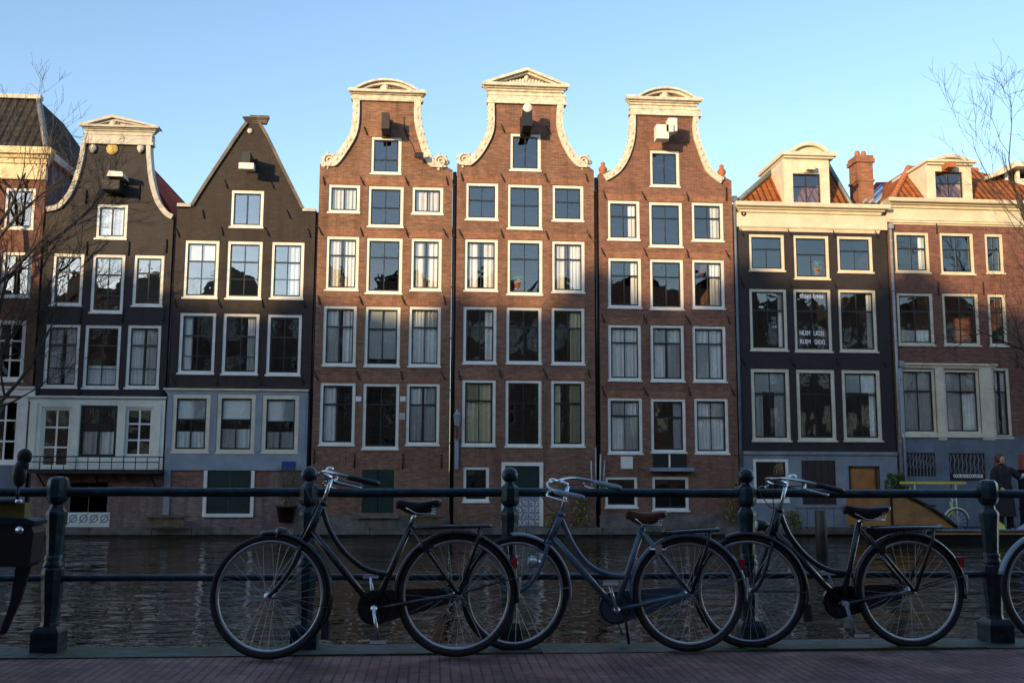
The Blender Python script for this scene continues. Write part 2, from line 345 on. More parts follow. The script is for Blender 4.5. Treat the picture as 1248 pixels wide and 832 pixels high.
# ------------------------------------------------------------------ house building kit
class House:
    def __init__(s, name, label, x0, x1, wall, group='canal houses in a row across the water', cat='canal house'):
        s.x0, s.x1 = x0, x1; s.root = empty(name, ((x0+x1)/2, YF, WZ), label, cat, group)
        s.off = Vector(s.root.location); s.holes = []; s.wall = wall; s.wins = []
    def part(s, name, mb, m, parent=None):
        o = mb.build(name, m, parent or s.root)
        if parent is None or parent is s.root: o.matrix_parent_inverse = Matrix.Translation(-s.off)
        return o
def R4(r, Y=YF):                          # measured rect on the facade plane
    x0, y0, x1, y1 = r; ym = (y0+y1)/2; xm = (x0+x1)/2
    return fx(x0, ym, Y), fx(x1, ym, Y), fz(y1, xm, Y), fz(y0, xm, Y)
def curtain(x0, x1, z0, z1, y, amp=.035, per=.16, seed=0):
    rr = random.Random(seed); n = max(6, int((x1-x0)/.025)); mb = MB(); vs = []; ph = rr.random()*6; p2 = rr.random()*6
    for i in range(n+1):
        x = x0+(x1-x0)*i/n
        d = amp*(math.sin(2*math.pi*x/per+ph)+.5*math.sin(2*math.pi*x/per*1.7+p2))
        vs += [(x, y+d, z0), (x+.008*math.sin(x*40), y+d*.6, z1)]
    mb.add(vs, [(2*i, 2*i+2, 2*i+3, 2*i+1) for i in range(n)], True); return mb
wid = 0
def window(H, r, bars='cross', t=.33, fw=.105, cur=None, ccol='curt', frame='white', sash='sashk', lintel=False, glass='glass', sill=True, hole=True, y=YF, name='window', bw=.034):
    """frame = the part; sash, pane, curtain = its sub-parts"""
    global wid; wid += 1
    x0, x1, z0, z1 = R4(r)
    if hole: H.holes.append(rect(x0, x1, z0, z1))
    rec = .035 if hole else -.02
    e = .012 if hole else 0
    mb = MB(); ya, yb = y+rec, y+rec+.12
    mb.box(x0-e, x0+fw, ya, yb, z0-e, z1+e); mb.box(x1-fw, x1+e, ya, yb, z0-e, z1+e)
    mb.box(x0+fw, x1-fw, ya+.001, yb, z1-fw, z1+e); mb.box(x0+fw, x1-fw, ya+.001, yb, z0-e, z0+fw*.9)
    if sill: mb.box(x0-.03, x1+.03, y-.045, ya+.02, z0-.045, z0+.015)
    f = H.part(name, mb, M[frame])
    off = f.matrix_parent_inverse if f.parent else None
    def sub(n, mb2, mm):
        o = mb2.build(n, mm, f); return o
    gx0, gx1, gz0, gz1 = x0+fw, x1-fw, z0+fw*.9, z1-fw
    mb = MB(); sw = .045; ys, ye = ya+.04, ya+.085
    zt = gz1-(gz1-gz0)*t
    mb.box(gx0, gx0+sw, ys, ye, gz0, gz1); mb.box(gx1-sw, gx1, ys, ye, gz0, gz1)
    mb.box(gx0+sw, gx1-sw, ys+.001, ye, gz1-sw, gz1); mb.box(gx0+sw, gx1-sw, ys+.001, ye, gz0, gz0+sw*1.2)
    xm = (gx0+gx1)/2
    def vb(za, zb, xx=xm, wdt=bw): mb.box(xx-wdt/2, xx+wdt/2, ys+.008, ye-.01, za, zb)
    def hb(z, wdt=bw): mb.box(gx0+sw, gx1-sw, ys+.01, ye-.012, z-wdt/2, z+wdt/2)
    if bars == 'cross': hb(zt, .055); vb(gz0+sw, zt-.02); vb(zt+.02, gz1-sw)
    elif bars == 'two': vb(gz0+sw, gz1-sw, wdt=.05)
    elif bars == 'top1': hb(zt, .055); vb(gz0+sw, zt-.02)
    elif bars == 'four':
        hb(zt, .055); vb(gz0+sw, gz1-sw, wdt=bw); hb(gz0+(zt-gz0)*.5, .028)
    elif bars == 'grid':
        hb(gz0+(gz1-gz0)*.33, .06); hb(gz0+(gz1-gz0)*.68, .06); vb(gz0+sw, gz1-sw, wdt=.06)
    elif bars == 'six':
        hb(zt, .055); hb(gz0+(zt-gz0)*.42, .028)
        vb(gz0+sw, gz1-sw)
    elif bars == 'lattice':
        vb(gz0+sw, gz1-sw, wdt=.09)
        for k in range(1, 8): hb(gz0+(gz1-gz0)*(.5+k*.062), .018)
        for k in range(1, 12): vb(gz0+(gz1-gz0)*.5, gz1-sw, gx0+(gx1-gx0)*k/12, .016)
    sub('sash', mb, M[sash])
    mb = MB(); yg = ys+.03
    # the panes sit at slightly different angles, as old glass does
    rr = random.Random(wid)
    cols = [gx0+sw*.6, xm, gx1-sw*.6] if bars != 'none' else [gx0+sw*.6, gx1-sw*.6]
    rows = [gz0+sw*.6, zt, gz1-sw*.6] if bars not in ('two', 'none') else [gz0+sw*.6, gz1-sw*.6]
    for i in range(len(cols)-1):
        for j in range(len(rows)-1):
            a1, a2 = rr.uniform(-.006, .006), rr.uniform(-.006, .006)
            xa, xb, za, zb = cols[i], cols[i+1], rows[j], rows[j+1]; w2, h2 = (xb-xa)/2, (zb-za)/2
            mb.quad((xa, yg-a1*w2-a2*h2, za), (xb, yg+a1*w2-a2*h2, za), (xb, yg+a1*w2+a2*h2, zb), (xa, yg-a1*w2+a2*h2, zb))
    sub('pane', mb, M[glass])
    if cur:
        yc = yg+.075; W = gx1-gx0
        for cspec in cur.split():
            k, v = cspec[0], float(cspec[1:] or 1)
            if k == 'L': a_, b_, za, zb = gx0, gx0+W*v, gz0, gz1
            elif k == 'R': a_, b_, za, zb = gx1-W*v, gx1, gz0, gz1
            elif k == 'F': a_, b_, za, zb = gx0, gx1, gz0, gz1
            elif k == 'B': a_, b_, za, zb = gx0, gx1, gz1-(gz1-gz0)*v, gz1
            elif k == 'D': a_, b_, za, zb = gx0, gx1, gz0, gz0+(gz1-gz0)*v
            if k == 'B': sub('blind', MB().box(a_, b_, yc-.03, yc-.025, za, zb), M['blind'])
            else: sub('curtain', curtain(a_, b_, za+.01, zb-.005, yc, seed=wid, per=rr.uniform(.12, .2)), M[ccol])
    if lintel:
        sub('lintel', MB().prism([(x0-.02, z1+.012), (x1+.02, z1+.012), (x1+.12, z1+.26), (x0-.12, z1+.26)], y-.006, y+.05), M['lintel'])
    return f
def anchors(H, pts, kind=0):
    for i, (px, py) in enumerate(pts):
        p = at(px, py, YF); mb = MB()
        if kind == 0:
            s_ = .7+.3*math.sin(i*2.3)
            mb.tube([(p.x-.1*s_, YF-.02, p.z+.2), (p.x-.05*s_, YF-.05, p.z+.08), (p.x+.03*s_, YF-.05, p.z-.08), (p.x+.1*s_, YF-.03, p.z-.14)], [.016, .022, .022, .014], 5)
            mb.tube([(p.x, YF+.05, p.z), (p.x, YF-.08, p.z)], .02, 5)
        else: mb.tube([(p.x, YF-.035, p.z+.26), (p.x, YF-.035, p.z-.26)], .022, 5); mb.tube([(p.x, YF+.05, p.z), (p.x, YF-.07, p.z)], .02, 5)
        H.part('wall_anchor', mb, M['iron'])
def body(H, outline, depth=9.5, zs=None, th=.32, base=None, ridge=None, roofmat='tiled', attic=None):
    """facade slab with openings + side and back walls (one wall mesh), then the roof"""
    mb = flat(outline, H.holes, YF, YF+th)
    zs = zs if zs is not None else min(outline[0][1], 99)
    x0, x1 = H.x0, H.x1; z0 = WZ-.6
    mb.box(x0+.002, x0+.3, YF+th, YF+depth, z0, zs-.1); mb.box(x1-.3, x1-.002, YF+th, YF+depth, z0, zs-.1)
    mb.box(x0+.3, x1-.3, YF+depth-.3, YF+depth, z0, zs-.1)
    mb.box(x0+.3, x1-.3, YF+th, YF+depth-.3, zs-.28, zs-.13)
    if attic:
        a0, a1, zt_ = attic; mb.box(a0, a0+.1, YF+th, YF+2.2, zs-.12, zt_); mb.box(a1-.1, a1, YF+th, YF+2.2, zs-.12, zt_); mb.box(a0, a1, YF+2.2, YF+2.3, zs-.12, zt_); mb.box(a0, a1, YF+th, YF+2.3, zt_, zt_+.1)
    H.part('wall', mb, H.wall)
    if ridge is not None:
        roof_gable(H, x0-.02, x1+.02, zs-.12, ridge, YF+th+.02, YF+depth, roofmat)
def roofmesh(polys):                       # each polygon gets metric UVs for its tiles
    bm = bmesh.new(); uv = bm.loops.layers.uv.new('UVMap')
    for p in polys:
        P = [Vector(q) for q in p]; n = (P[1]-P[0]).cross(P[2]-P[0]).normalized()
        if n.z < 0: P.reverse(); n = -n
        u = Vector((0, 0, 1)).cross(n); u = u.normalized() if u.length > 1e-4 else Vector((1, 0, 0)); v = n.cross(u)
        f = bm.faces.new([bm.verts.new(q) for q in P])
        for l in f.loops: l[uv].uv = (l.vert.co.dot(u), l.vert.co.dot(v))
        Q = [q-n*.12 for q in P]; g = bm.faces.new([bm.verts.new(q) for q in Q[::-1]])
        for i in range(len(P)):
            j = (i+1) % len(P); bm.faces.new([bm.verts.new(q) for q in (P[i], Q[i], Q[j], P[j])])
    me = bpy.data.meshes.new('roof'); bm.to_mesh(me); bm.free(); return me
def roof(H, polys, m, name='roof'):
    o = link(name, roofmesh(polys), M[m], H.root); o.matrix_parent_inverse = Matrix.Translation(-H.off); return o
def roof_gable(H, x0, x1, ze, zr, y0, y1, m):
    xm = (x0+x1)/2
    o = roof(H, [[(x0, y0, ze), (xm, y0, zr), (xm, y1, zr), (x0, y1, ze)], [(x1, y1, ze), (xm, y1, zr), (xm, y0, zr), (x1, y0, ze)]], m)
    H.part('gable_end', MB().prism([(x0+.1, ze-.1), (x1-.1, ze-.1), (xm, zr-.15)], y1-.25, y1-.05), H.wall)
    return o
def px2(pts): return [(fx(x, y), fz(y, x)) for x, y in pts]
def band(H, name, r, m, proj=.1, back=.1, parent=None):
    x0, x1, z0, z1 = R4(r); return H.part(name, MB().box(x0, x1, YF-proj, YF+back, z0, z1), M[m])
def moulded(mb, x0, x1, z0, z1, proj, steps=4, top=True):
    """a classical cornice profile: stepped mouldings projecting further towards the top"""
    prof = [(0, 0), (.1, .0), (.12, .16), (.3, .2), (.34, .42), (.55, .46), (.62, .6), (.95, .64), (1, .9), (.97, 1.)]
    n = len(prof); H_ = z1-z0
    vs = [];
    for sx in (x0, x1):
        s_ = -1 if sx == x0 else 1
        for a_, h in prof: vs.append((sx+s_*proj*a_*.8, YF-proj*a_-.01, z0+h*H_))
    vs += [(x0, YF+.15, z0), (x0-proj*.78, YF+.15, z1), (x1, YF+.15, z0), (x1+proj*.78, YF+.15, z1)]
    fs = [(i, i+1, n+i+1, n+i) for i in range(n-1)]
    L = list(range(n)); fs.append(tuple(L+[2*n+1, 2*n])); fs.append(tuple([n+i for i in L]+[2*n+3, 2*n+2]))
    fs.append((n-1, 2*n-1, 2*n+3, 2*n+1)); fs.append((0, n, 2*n+2, 2*n))
    mb.add(vs, fs); return mb
def trim(H, outer, wpx, m='stonew', carved=True, name='gable_trim', flip=1, scroll=True, sr=.27):
    """carved stone border that follows one side of the gable. outer: pixel points, top to bottom"""
    P = smoothpts([(fx(x, y), fz(y, x), 0) for x, y in outer], 6); n = len(P); mb = MB()
    inner = []
    for i, p in enumerate(P):
        d = (P[min(i+1, n-1)]-P[max(i-1, 0)]).normalized(); nn = Vector((-d.y, d.x, 0))*flip
        t = i/(n-1); q_ = p+nn*wpx*(1+.25*t); q_.y = max(q_.y, P[-1].y-.03) if scroll else q_.y; inner.append(q_)
    y0, y1 = YF-.1, YF+.33
    vs = [(p.x, y0, p.y) for p in P]+[(p.x, y0, p.y) for p in inner]+[(p.x, y1, p.y) for p in P]+[(p.x, y1, p.y) for p in inner]
    fs = []
    for i in range(n-1):
        fs += [(i, i+1, n+i+1, n+i), (2*n+i, 3*n+i, 3*n+i+1, 2*n+i+1), (i, 2*n+i, 2*n+i+1, i+1), (n+i, n+i+1, 3*n+i+1, 3*n+i)]
    fs += [(0, n, 3*n, 2*n), (n-1, 3*n-1, 4*n-1, 2*n-1)]
    mb.add(vs, fs)
    k = mb
    if carved:
        rr = random.Random(int(outer[0][0]))
        L = 0; last = P[0]
        for i in range(1, n):
            L += (P[i]-last).length; last = P[i]
            if L > .24:
                L = 0; q = (P[i]+inner[i])/2; s_ = rr.uniform(.8, 1.2)
                k.ball((q.x, YF-.1, q.y), .06*s_, 7, (1, .5, 1.1)); q2 = P[i]; k.ball((q2.x, YF+.05, q2.y), .045*s_, 7, (1, 2, 1))
        if scroll:
            e = P[-1]; c = Vector((e.x-flip*(-1)*0-flip*-.0, YF-.02, e.y+sr*.8)); cx = e.x+(-1 if flip < 0 else 1)*(-.0)+(sr*.9 if flip > 0 else -sr*.9)*1.0
            c = Vector((cx, 0, e.y+sr*.75))
            k.lathe([(sr*.6, YF-.02), (sr*.95, YF), (sr, YF+.05), (sr, YF+.25), (.01, YF+.25)], (c.x, 0, c.z), 16, 'y')
            sp = [(c.x+math.cos(a_)*sr*.9*(1-a_/14), YF-.06, c.z+math.sin(a_)*sr*.9*(1-a_/14)) for a_ in [j*.45 for j in range(28)]]
            k.tube(sp, .04, 6)
            for a_ in range(7): k.ball((c.x+math.cos(a_*.9)*sr, YF+.05, c.z+math.sin(a_*.9)*sr), .07*rr.uniform(.7, 1.2), 7, (1, 1.5, 1))
    return H.part(name, mb, M[m])
def pediment(H, corn, frieze, apex, kind='arch', m='stonew', proj=.32, arc=None, shell=True):
    """corn, frieze: pixel rects of the cornice band and of the frieze under it; apex: pixel point"""
    x0, x1, z0, z1 = R4(corn, YF-proj); az = fz(apex[1], apex[0], YF-proj); ax = fx(*apex)
    mb = MB(); q = proj*.78
    moulded(mb, x0+q, x1-q, z0, z1, proj)
    if frieze:
        f0, f1, g0, g1 = R4(frieze); g1 = z0; mb.box(f0, f1, YF-.08, YF+.33, g0, g1+.001); mb.box(f0-.06, f1+.06, YF-.13, YF+.2, g0-.03, g0+.07)
        mb.box(f0-.03, f1+.03, YF-.11, YF+.2, g1-.1, g1-.03)
    p = H.part('pediment', mb, M[m])
    k = MB()
    if kind == 'arch':
        a0, a1 = (fx(arc[0], corn[1]), fx(arc[1], corn[1])); hw = (a1-a0)/2; xm = (a0+a1)/2; h = az-z1+.02
        Rr = (hw*hw+h*h)/(2*h); cz = z1+h-Rr; th = math.asin(min(1, hw/Rr)); wd = min(.26, h*.42)
        for (ri, ro, pr) in ((Rr-wd*.42, Rr, proj), (Rr-wd, Rr-wd*.4, proj*.6)):
            pts = [(xm+ro*math.sin(-th+2*th*i/24), max(z1-.01, cz+ro*math.cos(-th+2*th*i/24))) for i in range(25)]
            pts += [(xm+ri*math.sin(th-2*th*i/24), max(z1-.02, cz+ri*math.cos(th-2*th*i/24))) for i in range(25)]
            k.prism(pts, YF-pr, YF+.3)
        tym = [(xm+(Rr-wd*.9)*math.sin(-th+2*th*i/16), max(z1-.02, cz+(Rr-wd*.9)*math.cos(-th+2*th*i/16))) for i in range(17)]
        MB().prism(tym, YF-.03, YF+.25).build('tympanum', H.wall, p)
        if a0 > x0+.1: k.box(x0+.03, a0, YF-proj*.9, YF+.2, z1-.01, z1+.05); k.box(a1, x1-.03, YF-proj*.9, YF+.2, z1-.01, z1+.05)
    else:
        h = az-z1
        for (o_, i_, pr) in ((0, .11, proj), (.1, .19, proj*.6)):
            k.prism([(x0+o_*2.2, z1-.005), (ax, az-o_), (x1-o_*2.2, z1-.005), (x1-i_*2.4, z1-.006), (ax, az-i_), (x0+i_*2.4, z1-.006)], YF-pr, YF+.3)
        (MB().prism([(x0+.3, z1-.02), (x1-.3, z1-.02), (ax, az-.15)], YF-.03, YF+.25).build('tympanum', H.wall, p) if shell == 'wide' else k.prism([(x0+.3, z1-.02), (x1-.3, z1-.02), (ax, az-.15)], YF-.03, YF+.25))
    k.build('pediment_moulding', M[m], p)
    c = MB(); xm = ax; hz = z1
    rr = random.Random(3)
    if shell == 'wide':
        for i in range(13):
            t = (i-6)/6; hh = .5*(1-abs(t))**.7
            c.ball((xm+t*.72, YF-.1, hz+.07+hh*.22), .065+hh*.03, 8, (1, .8, 1+hh))
        c.ball((xm, YF-.12, hz+.26), .1, 10, (1, .7, 1.3))
    elif shell:
        for i in range(7):
            a_ = math.pi*(i+.5)/7; c.ball((xm+.14*math.cos(a_), YF-.05, hz+.1+.17*math.sin(a_)), .08, 8, (.8, .7, 1.2))
        c.ball((xm, YF-.1, hz+.16), .14, 10, (1, .7, 1.3))
        for s_ in (-1, 1): c.ball((xm+s_*.42, YF-.01, hz+.08), .09, 8, (2.2, .6, .7)); c.ball((xm+s_*.7, YF, hz+.05), .06, 8, (1.8, .6, .7))
    c.build('shell_carving', M[m], p)
    return p
def pipe(H, px, ytop, ybot, m='blackp', r=.05, hop=True):
    p = at(px, 400, YF); zt, zb = fz(ytop, px), fz(ybot, px); mb = MB()
    yp = YF-.06 if hop else YF+.1; mb.tube([(p.x, yp, zt), (p.x, yp, zb)], r, 8); z = zt-.5
    while z > zb+.3: mb.tube([(p.x, yp, z), (p.x, yp, z-.05)], r*1.3, 8); z -= 1.9
    if hop: mb.box(p.x-.09, p.x+.09, YF-.15, YF+.02, zt-.05, zt+.16)
    H.part('downpipe', mb, M[m])
GAPM = M['blackp']

# ================================================================== far row of houses
PXC = 20
PZ = lambda y: fz(y, PXC)
zb = WZ-.6
# ---- A : far left red brick house with hipped dark roof
A = House('canal_house', 'red brick house with yellow cornice and dark hipped roof behind bare branches', fx(-150), fx(44), M['brickA'])
for dx in (0, -58, -116):
    hs = dx == 0
    window(A, (5+dx, 229, 42+dx, 279), 'cross', glass='glassb'); window(A, (1+dx, 307, 38+dx, 362), 'cross', glass='glassb')
    window(A, (-7+dx, 390, 30+dx, 464), 'grid', sash='white')
zc0, zc1 = PZ(217), PZ(182)
for dx in (0, -58, -116):
    window(A, (-14+dx, 485, 23+dx, 565), 'grid', sash='white', t=.3)
body(A, [(A.x0, zb), (A.x1, zb), (A.x1, PZ(190)), (A.x0, PZ(190))], zs=PZ(190), depth=11)
mb = MB(); mb.box(A.x0, A.x1+.01, YF-.1, YF+.1, PZ(217)-.06, PZ(203)); moulded(mb, A.x0, A.x1-.05, PZ(204), PZ(182), .38); A.part('cornice', mb, M['ochre'])
mb = MB(); x0, x1 = A.x0, fx(38, 480)
mb.box(x0, fx(27, 480)+.45, YF-.06, YF+.02, PZ(482), PZ(474)); moulded(mb, x0, fx(27, 480)+.35, PZ(478), PZ(471), .12)
mb.box(fx(24, 520), fx(33, 520), YF-.05, YF+.02, PZ(640)+2.3, PZ(482)); A.part('shop_front', mb, M['white'])
band(A, 'plinth', (-150, 567, 30, 650), 'greyblue', .03, .05)
xe = fx(58, 184); zE = PZ(183); zT = PZ(121)
xT = fx(47, 122, YF+1.6); zT = at(47, 122, YF+1.6).z
tx0 = A.x0+1.
roof(A, [[(A.x0, YF-.1, zE), (xe, YF-.1, zE), (xT, YF+1.6, zT), (tx0, YF+1.6, zT)],
         [(xe, YF-.1, zE), (xe+.1, YF+9.5, zE), (xT, YF+4.2, zT), (xT, YF+1.6, zT)],
         [(tx0, YF+1.6, zT), (xT, YF+1.6, zT), (xT, YF+4.2, zT), (tx0, YF+4.2, zT)]], 'tiled')
mb = MB(); mb.tube([(xe, YF-.1, zE+.02), (xT, YF+1.6, zT+.05)], .11, 7); A.part('hip_flashing', mb, M['lead'])
mb = MB(); mb.box(A.x0+1, xT+.12, YF+1.45, YF+1.75, zT, zT+.16); A.part('ridge_board', mb, M['greyw'])
mb = MB(); mb.box(xe-.35, xe+.05, YF+.34, YF+9.4, WZ-.5, zE-.35); A.part('side_wall', mb, M['sidegrey'])
mb = MB(); mb.box(xe-.1, xe+.22, YF+.1, YF+9.5, zE-.3, zE-.02); A.part('gutter', mb, M['greyw'])

PXC = 125
# ---- B : black neck gable
B = House('canal_house', 'narrow black house with cream necked gable and white shop front above an iron balcony', fx(47), fx(205), M['blackB'])
window(B, (117, 249, 155, 291), 'two', glass='glassb', cur='F1')
for i, r in enumerate([(63, 309, 101, 372), (111, 310, 151, 381), (162, 311, 199, 373)]): window(B, r, 'six' if i == 1 else 'cross', glass='glassb')
for r, c_ in [((54, 395, 96, 472), 'L.5 R.4'), ((102, 396, 146, 473), 'D.35'), ((154, 396, 195, 473), 'L.45 R.45')]: window(B, r, 'six', cur=c_, t=.3)
window(B, (83, 582, 134, 640), 'two', sash='dgreen', cur=None, glass='glass', fw=.1)
shoul = PZ(260)
lo = [(58, 259), (74, 254), (88, 238), (97, 216), (103, 192), (105, 176)]
ro = [(184, 176), (185, 196), (188, 220), (195, 244), (205, 258), (212, 262)]
out = [(B.x0, zb), (B.x1, zb), (B.x1, PZ(264))]+[(a_-.05, b_) for a_, b_ in px2([(204, 260), (194, 246), (187, 222), (184, 196), (183, 170)])]+[(a_+.05, b_) for a_, b_ in px2([(106, 170), (104, 192), (98, 216), (89, 238), (76, 255)])]+[(B.x0, PZ(262))]
B.holes += [rect(*[v for v in (R4((50, 496, 87, 570)))]), rect(*R4((98, 494, 143, 557))), rect(*R4((152, 496, 187, 557)))]
body(B, out, zs=PZ(268), ridge=None)
xm = fx(144); roof(B, [[(B.x0+.1, YF+.36, PZ(270)), (xm, YF+.36, PZ(172)), (xm, YF+9, PZ(172)), (B.x0+.1, YF+9, PZ(270))],
         [(B.x1+.1, YF+9, PZ(268)), (xm, YF+9, PZ(172)), (xm, YF+.36, PZ(172)), (B.x1+.1, YF+.36, PZ(268))]], 'tiler')
trim(B, lo[::-1], .15, 'greyw', False, flip=-1, scroll=False)
trim(B, ro, -.15, 'greyw', False, flip=1, scroll=False)
pediment(B, (95, 152, 193, 159), (103, 159, 186, 176), (140, 139.5), 'tri', 'greyw', proj=.3, shell=True)
mb = MB(); p = at(137, 182, YF); mb.lathe([(.2, YF-.05), (.21, YF-.03), (.21, YF+.02)], (p.x, 0, p.z), 20, 'y'); B.part('roundel', mb, M['gold'])
mb = MB()
for q in ((114, 181), (172, 181)):
    p = at(*q, YF); mb.ball((p.x, YF-.05, p.z), .14, 10, (1, .6, 1)); mb.ball((p.x, YF-.08, p.z-.12), .08, 8)
B.part('stone_knob', mb, M['greyw'])
def hoist(H, px, py, L=1.1, w_=.22, h_=.26, m='blackp', cap=None, capm='white', hook=True, name='hoist_beam'):
    hook = False; p = at(px, py, YF-L*.8); mb = MB(); mb.box(p.x-w_/2, p.x+w_/2, YF-L, YF+.1, p.z-h_/2, p.z+h_/2)
    mb.box(p.x-w_/2-.03, p.x+w_/2+.03, YF-.1, YF+.1, p.z-h_/2-.05, p.z+h_/2+.05)
    if hook:
        mb.tube([(p.x, YF-L+.15, p.z-h_/2), (p.x, YF-L+.15, p.z-h_/2-.22)], .02, 6); mb.torus((p.x, YF-L+.15, p.z-h_/2-.28), .06, .018, 12, 5)
    o = H.part(name, mb, M[m])
    if cap:
        k = MB(); cap(k, p, L); k.build('beam_cover', M[capm], o)
    return o
hoist(B, 136, 226, .7, .62, .34, 'iron', lambda k, p, L: k.prism([(p.x-.15, p.z+.3), (p.x+.42, p.z+.3), (p.x+.38, p.z+.47), (p.x-.08, p.z+.5)], YF-L, YF+.1), 'white', hook=False)
# white timber ground floor
x0, x1 = B.x0-.05, B.x1-.1
mb = flat(rect(fx(36, 520), fx(201, 520), PZ(572), PZ(484)), [rect(*R4((50, 496, 87, 569))), rect(*R4((98, 494, 143, 557))), rect(*R4((152, 496, 187, 557)))], YF-.09, YF-.01)
moulded(mb, fx(37, 486), fx(200, 486), PZ(490), PZ(483), .16)
for px_ in (39, 91, 147, 190): xx = fx(px_, 520); mb.box(xx, xx+.18, YF-.13, YF-.085, PZ(571), PZ(492))
B.part('shop_front', mb, M['paneld'])
window(B, (50, 496, 87, 570), 'grid', sash='white', hole=False, y=YF-.03, frame='paneld', name='window', sill=False, fw=.07, bw=.05)
window(B, (98, 494, 143, 557), 'lattice', hole=False, y=YF-.03, frame='sashk', sill=False, fw=.06, cur='D.5')
window(B, (152, 496, 187, 557), 'grid', sash='white', hole=False, y=YF-.03, frame='paneld', sill=False, fw=.07, bw=.05)
band(B, 'plinth', (36, 574, 201, 652), 'plinth', .02, .015)
x0_, x1_, z0_, z1_ = R4((86, 588, 131, 624)); B.part('shutter', MB().box(x0_, (x0_+x1_)/2-.01, YF-.02, YF+.03, z0_, z1_).box((x0_+x1_)/2+.01, x1_, YF-.02, YF+.03, z0_, z1_), M['dgreen'])
x0_, x1_, z0_, z1_ = R4((83, 624, 134, 639)); mb = MB().box(x0_, x1_, YF-.04, YF, z0_, z1_); pn = B.part('ornament_panel', mb, M['white'])
mb = MB()
for i in range(4):
    xx = x0_+(x1_-x0_)*(i+.5)/4; mb.torus((xx, YF-.05, (z0_+z1_)/2), .12, .018, 14, 5); mb.tube([(xx-.14, YF-.055, z0_+.05), (xx+.14, YF-.055, z1_-.05)], .014, 5)
mb.build('scrollwork', M['bluegrey'], pn)
# balcony
bal = empty('balcony', (0, 0, 0)); bal.parent = B.root; bal.matrix_parent_inverse = Matrix.Translation(-B.off)
xa, xb = fx(34, 560, YF-.8), fx(194, 560, YF-.8); zt, zm, z0_ = PZ(556.5), PZ(563), PZ(571)
MB().box(xa, xb, YF-.85, YF-.02, z0_-.16, z0_-.02).build('slab', M['iron'], bal)
mb = MB(); mb.tube([(xa, YF-.8, zt), (xb, YF-.8, zt)], .022, 6); mb.tube([(xa, YF-.8, zm), (xb, YF-.8, zm)], .018, 6)
n = 11
for i in range(n+1): xx = xa+(xb-xa)*i/n; mb.tube([(xx, YF-.8, z0_-.02), (xx, YF-.8, zt)], .016, 5)
mb.tube([(xb, YF-.8, zt), (xb, YF, zt)], .02, 5); mb.tube([(xa, YF-.8, zt), (xa, YF, zt)], .02, 5)
for xx in (xa+.3, (xa+xb)/2, xb-.3): mb.tube([(xx, YF-.75, z0_-.16), (xx, YF-.02, z0_-.6)], .03, 5)
mb.build('balustrade', M['iron'], bal)
pipe(B, 207, 266, 640, 'blackp', .05, False)
anchors(B, [(105, 240), (170, 235), (57, 300), (106, 303), (157, 303), (203, 300), (50, 385), (99, 385), (150, 385), (200, 385), (48, 478), (98, 478), (198, 478)], 1)

PXC = 295
# ---- C : dark spout gable
Cc = House('canal_house', 'dark brown brick house with plain pointed gable and blue grey ground floor', fx(209), fx(380.5), M['blackC'])
window(Cc, (281, 232, 321, 277), 'two', glass='glassb')
for r, c_ in [((224, 293, 266, 363), 'B.35'), ((276, 294, 319, 364), None), ((330, 295, 370, 364), 'R.5')]: window(Cc, r, 'four', cur=c_, glass='glassb', t=.34)
for r, c_ in [((218, 381, 262, 455), 'L.3'), ((271, 382, 315, 456), 'R.3'), ((325, 383, 367, 457), None)]: window(Cc, r, 'six', cur=c_, t=.36)
gz = PZ(258)
body_out = [(Cc.x0, zb), (Cc.x1, zb), (Cc.x1, PZ(254))]+px2([(370, 254), (363, 240), (342, 200), (325, 165), (317, 150), (319, 142), (295, 142), (300, 150), (290, 165), (266, 201), (240, 240), (232, 254)])+[(Cc.x0, PZ(256))]
Cc.holes += [rect(*R4(r)) for r in ((213, 484, 253, 548), (267, 484, 308, 548), (323, 485, 361, 548), (250, 575, 308, 627))]
body(Cc, body_out, zs=PZ(262), ridge=PZ(190))
for pts in ([(301, 150), (290, 165), (266, 201), (247, 230), (234, 251)], [(316, 150), (325, 165), (342, 200), (357, 230), (369, 254)]):
    P = [at(x, y, YF) for x, y in pts]; mb = MB(); P = smoothpts([(p.x, YF+.1, p.z) for p in P], 3)
    for a_, b_ in zip(P[:-1], P[1:]):
        d = (b_-a_).normalized(); nn = Vector((-d.z, 0, d.x)); nn = nn if nn.z > 0 else -nn
        q = [a_-nn*.05, b_-nn*.05, b_+nn*.06, a_+nn*.06]
        mb.add([(v.x, yy, v.z) for yy in (YF-.09, YF+.36) for v in q], [(0, 1, 2, 3), (7, 6, 5, 4), (0, 4, 5, 1), (2, 6, 7, 3), (1, 5, 6, 2), (0, 3, 7, 4)])
    Cc.part('gable_coping', mb, M['stone'])
mb = MB(); moulded(mb, fx(299), fx(315), PZ(150), PZ(141.5), .14); Cc.part('gable_cap', mb, M['stone'])
mb = MB(); mb.box(Cc.x0, fx(233, 254), YF-.08, YF+.35, PZ(254), PZ(250)); Cc.part('shoulder_coping', mb, M['greyw']); Cc.part('shoulder_coping', MB().box(fx(369, 254), Cc.x1, YF-.08, YF+.35, PZ(256), PZ(252.5)), M['greyw'])
hoist(Cc, 301, 194, .95, .28, .42, 'blackp', lambda k, p, L: k.box(p.x-.24, p.x+.28, YF-L-.03, YF-L+.3, p.z-.42, p.z-.2), 'white')
mb = MB(); p = at(305, 160, YF); mb.ball((p.x, YF-.03, p.z), .11, 8, (1, .5, 1)); Cc.part('stone_knob', mb, M['greyw'])
gf = [(210.5, 481, 256, 551), (265, 481, 311, 551.5), (320, 482, 364, 551.5)]
mb = flat(rect(fx(203, 520), fx(375, 520), PZ(573), PZ(478)), [rect(*R4(r)) for r in gf], YF-.08, YF-.01)
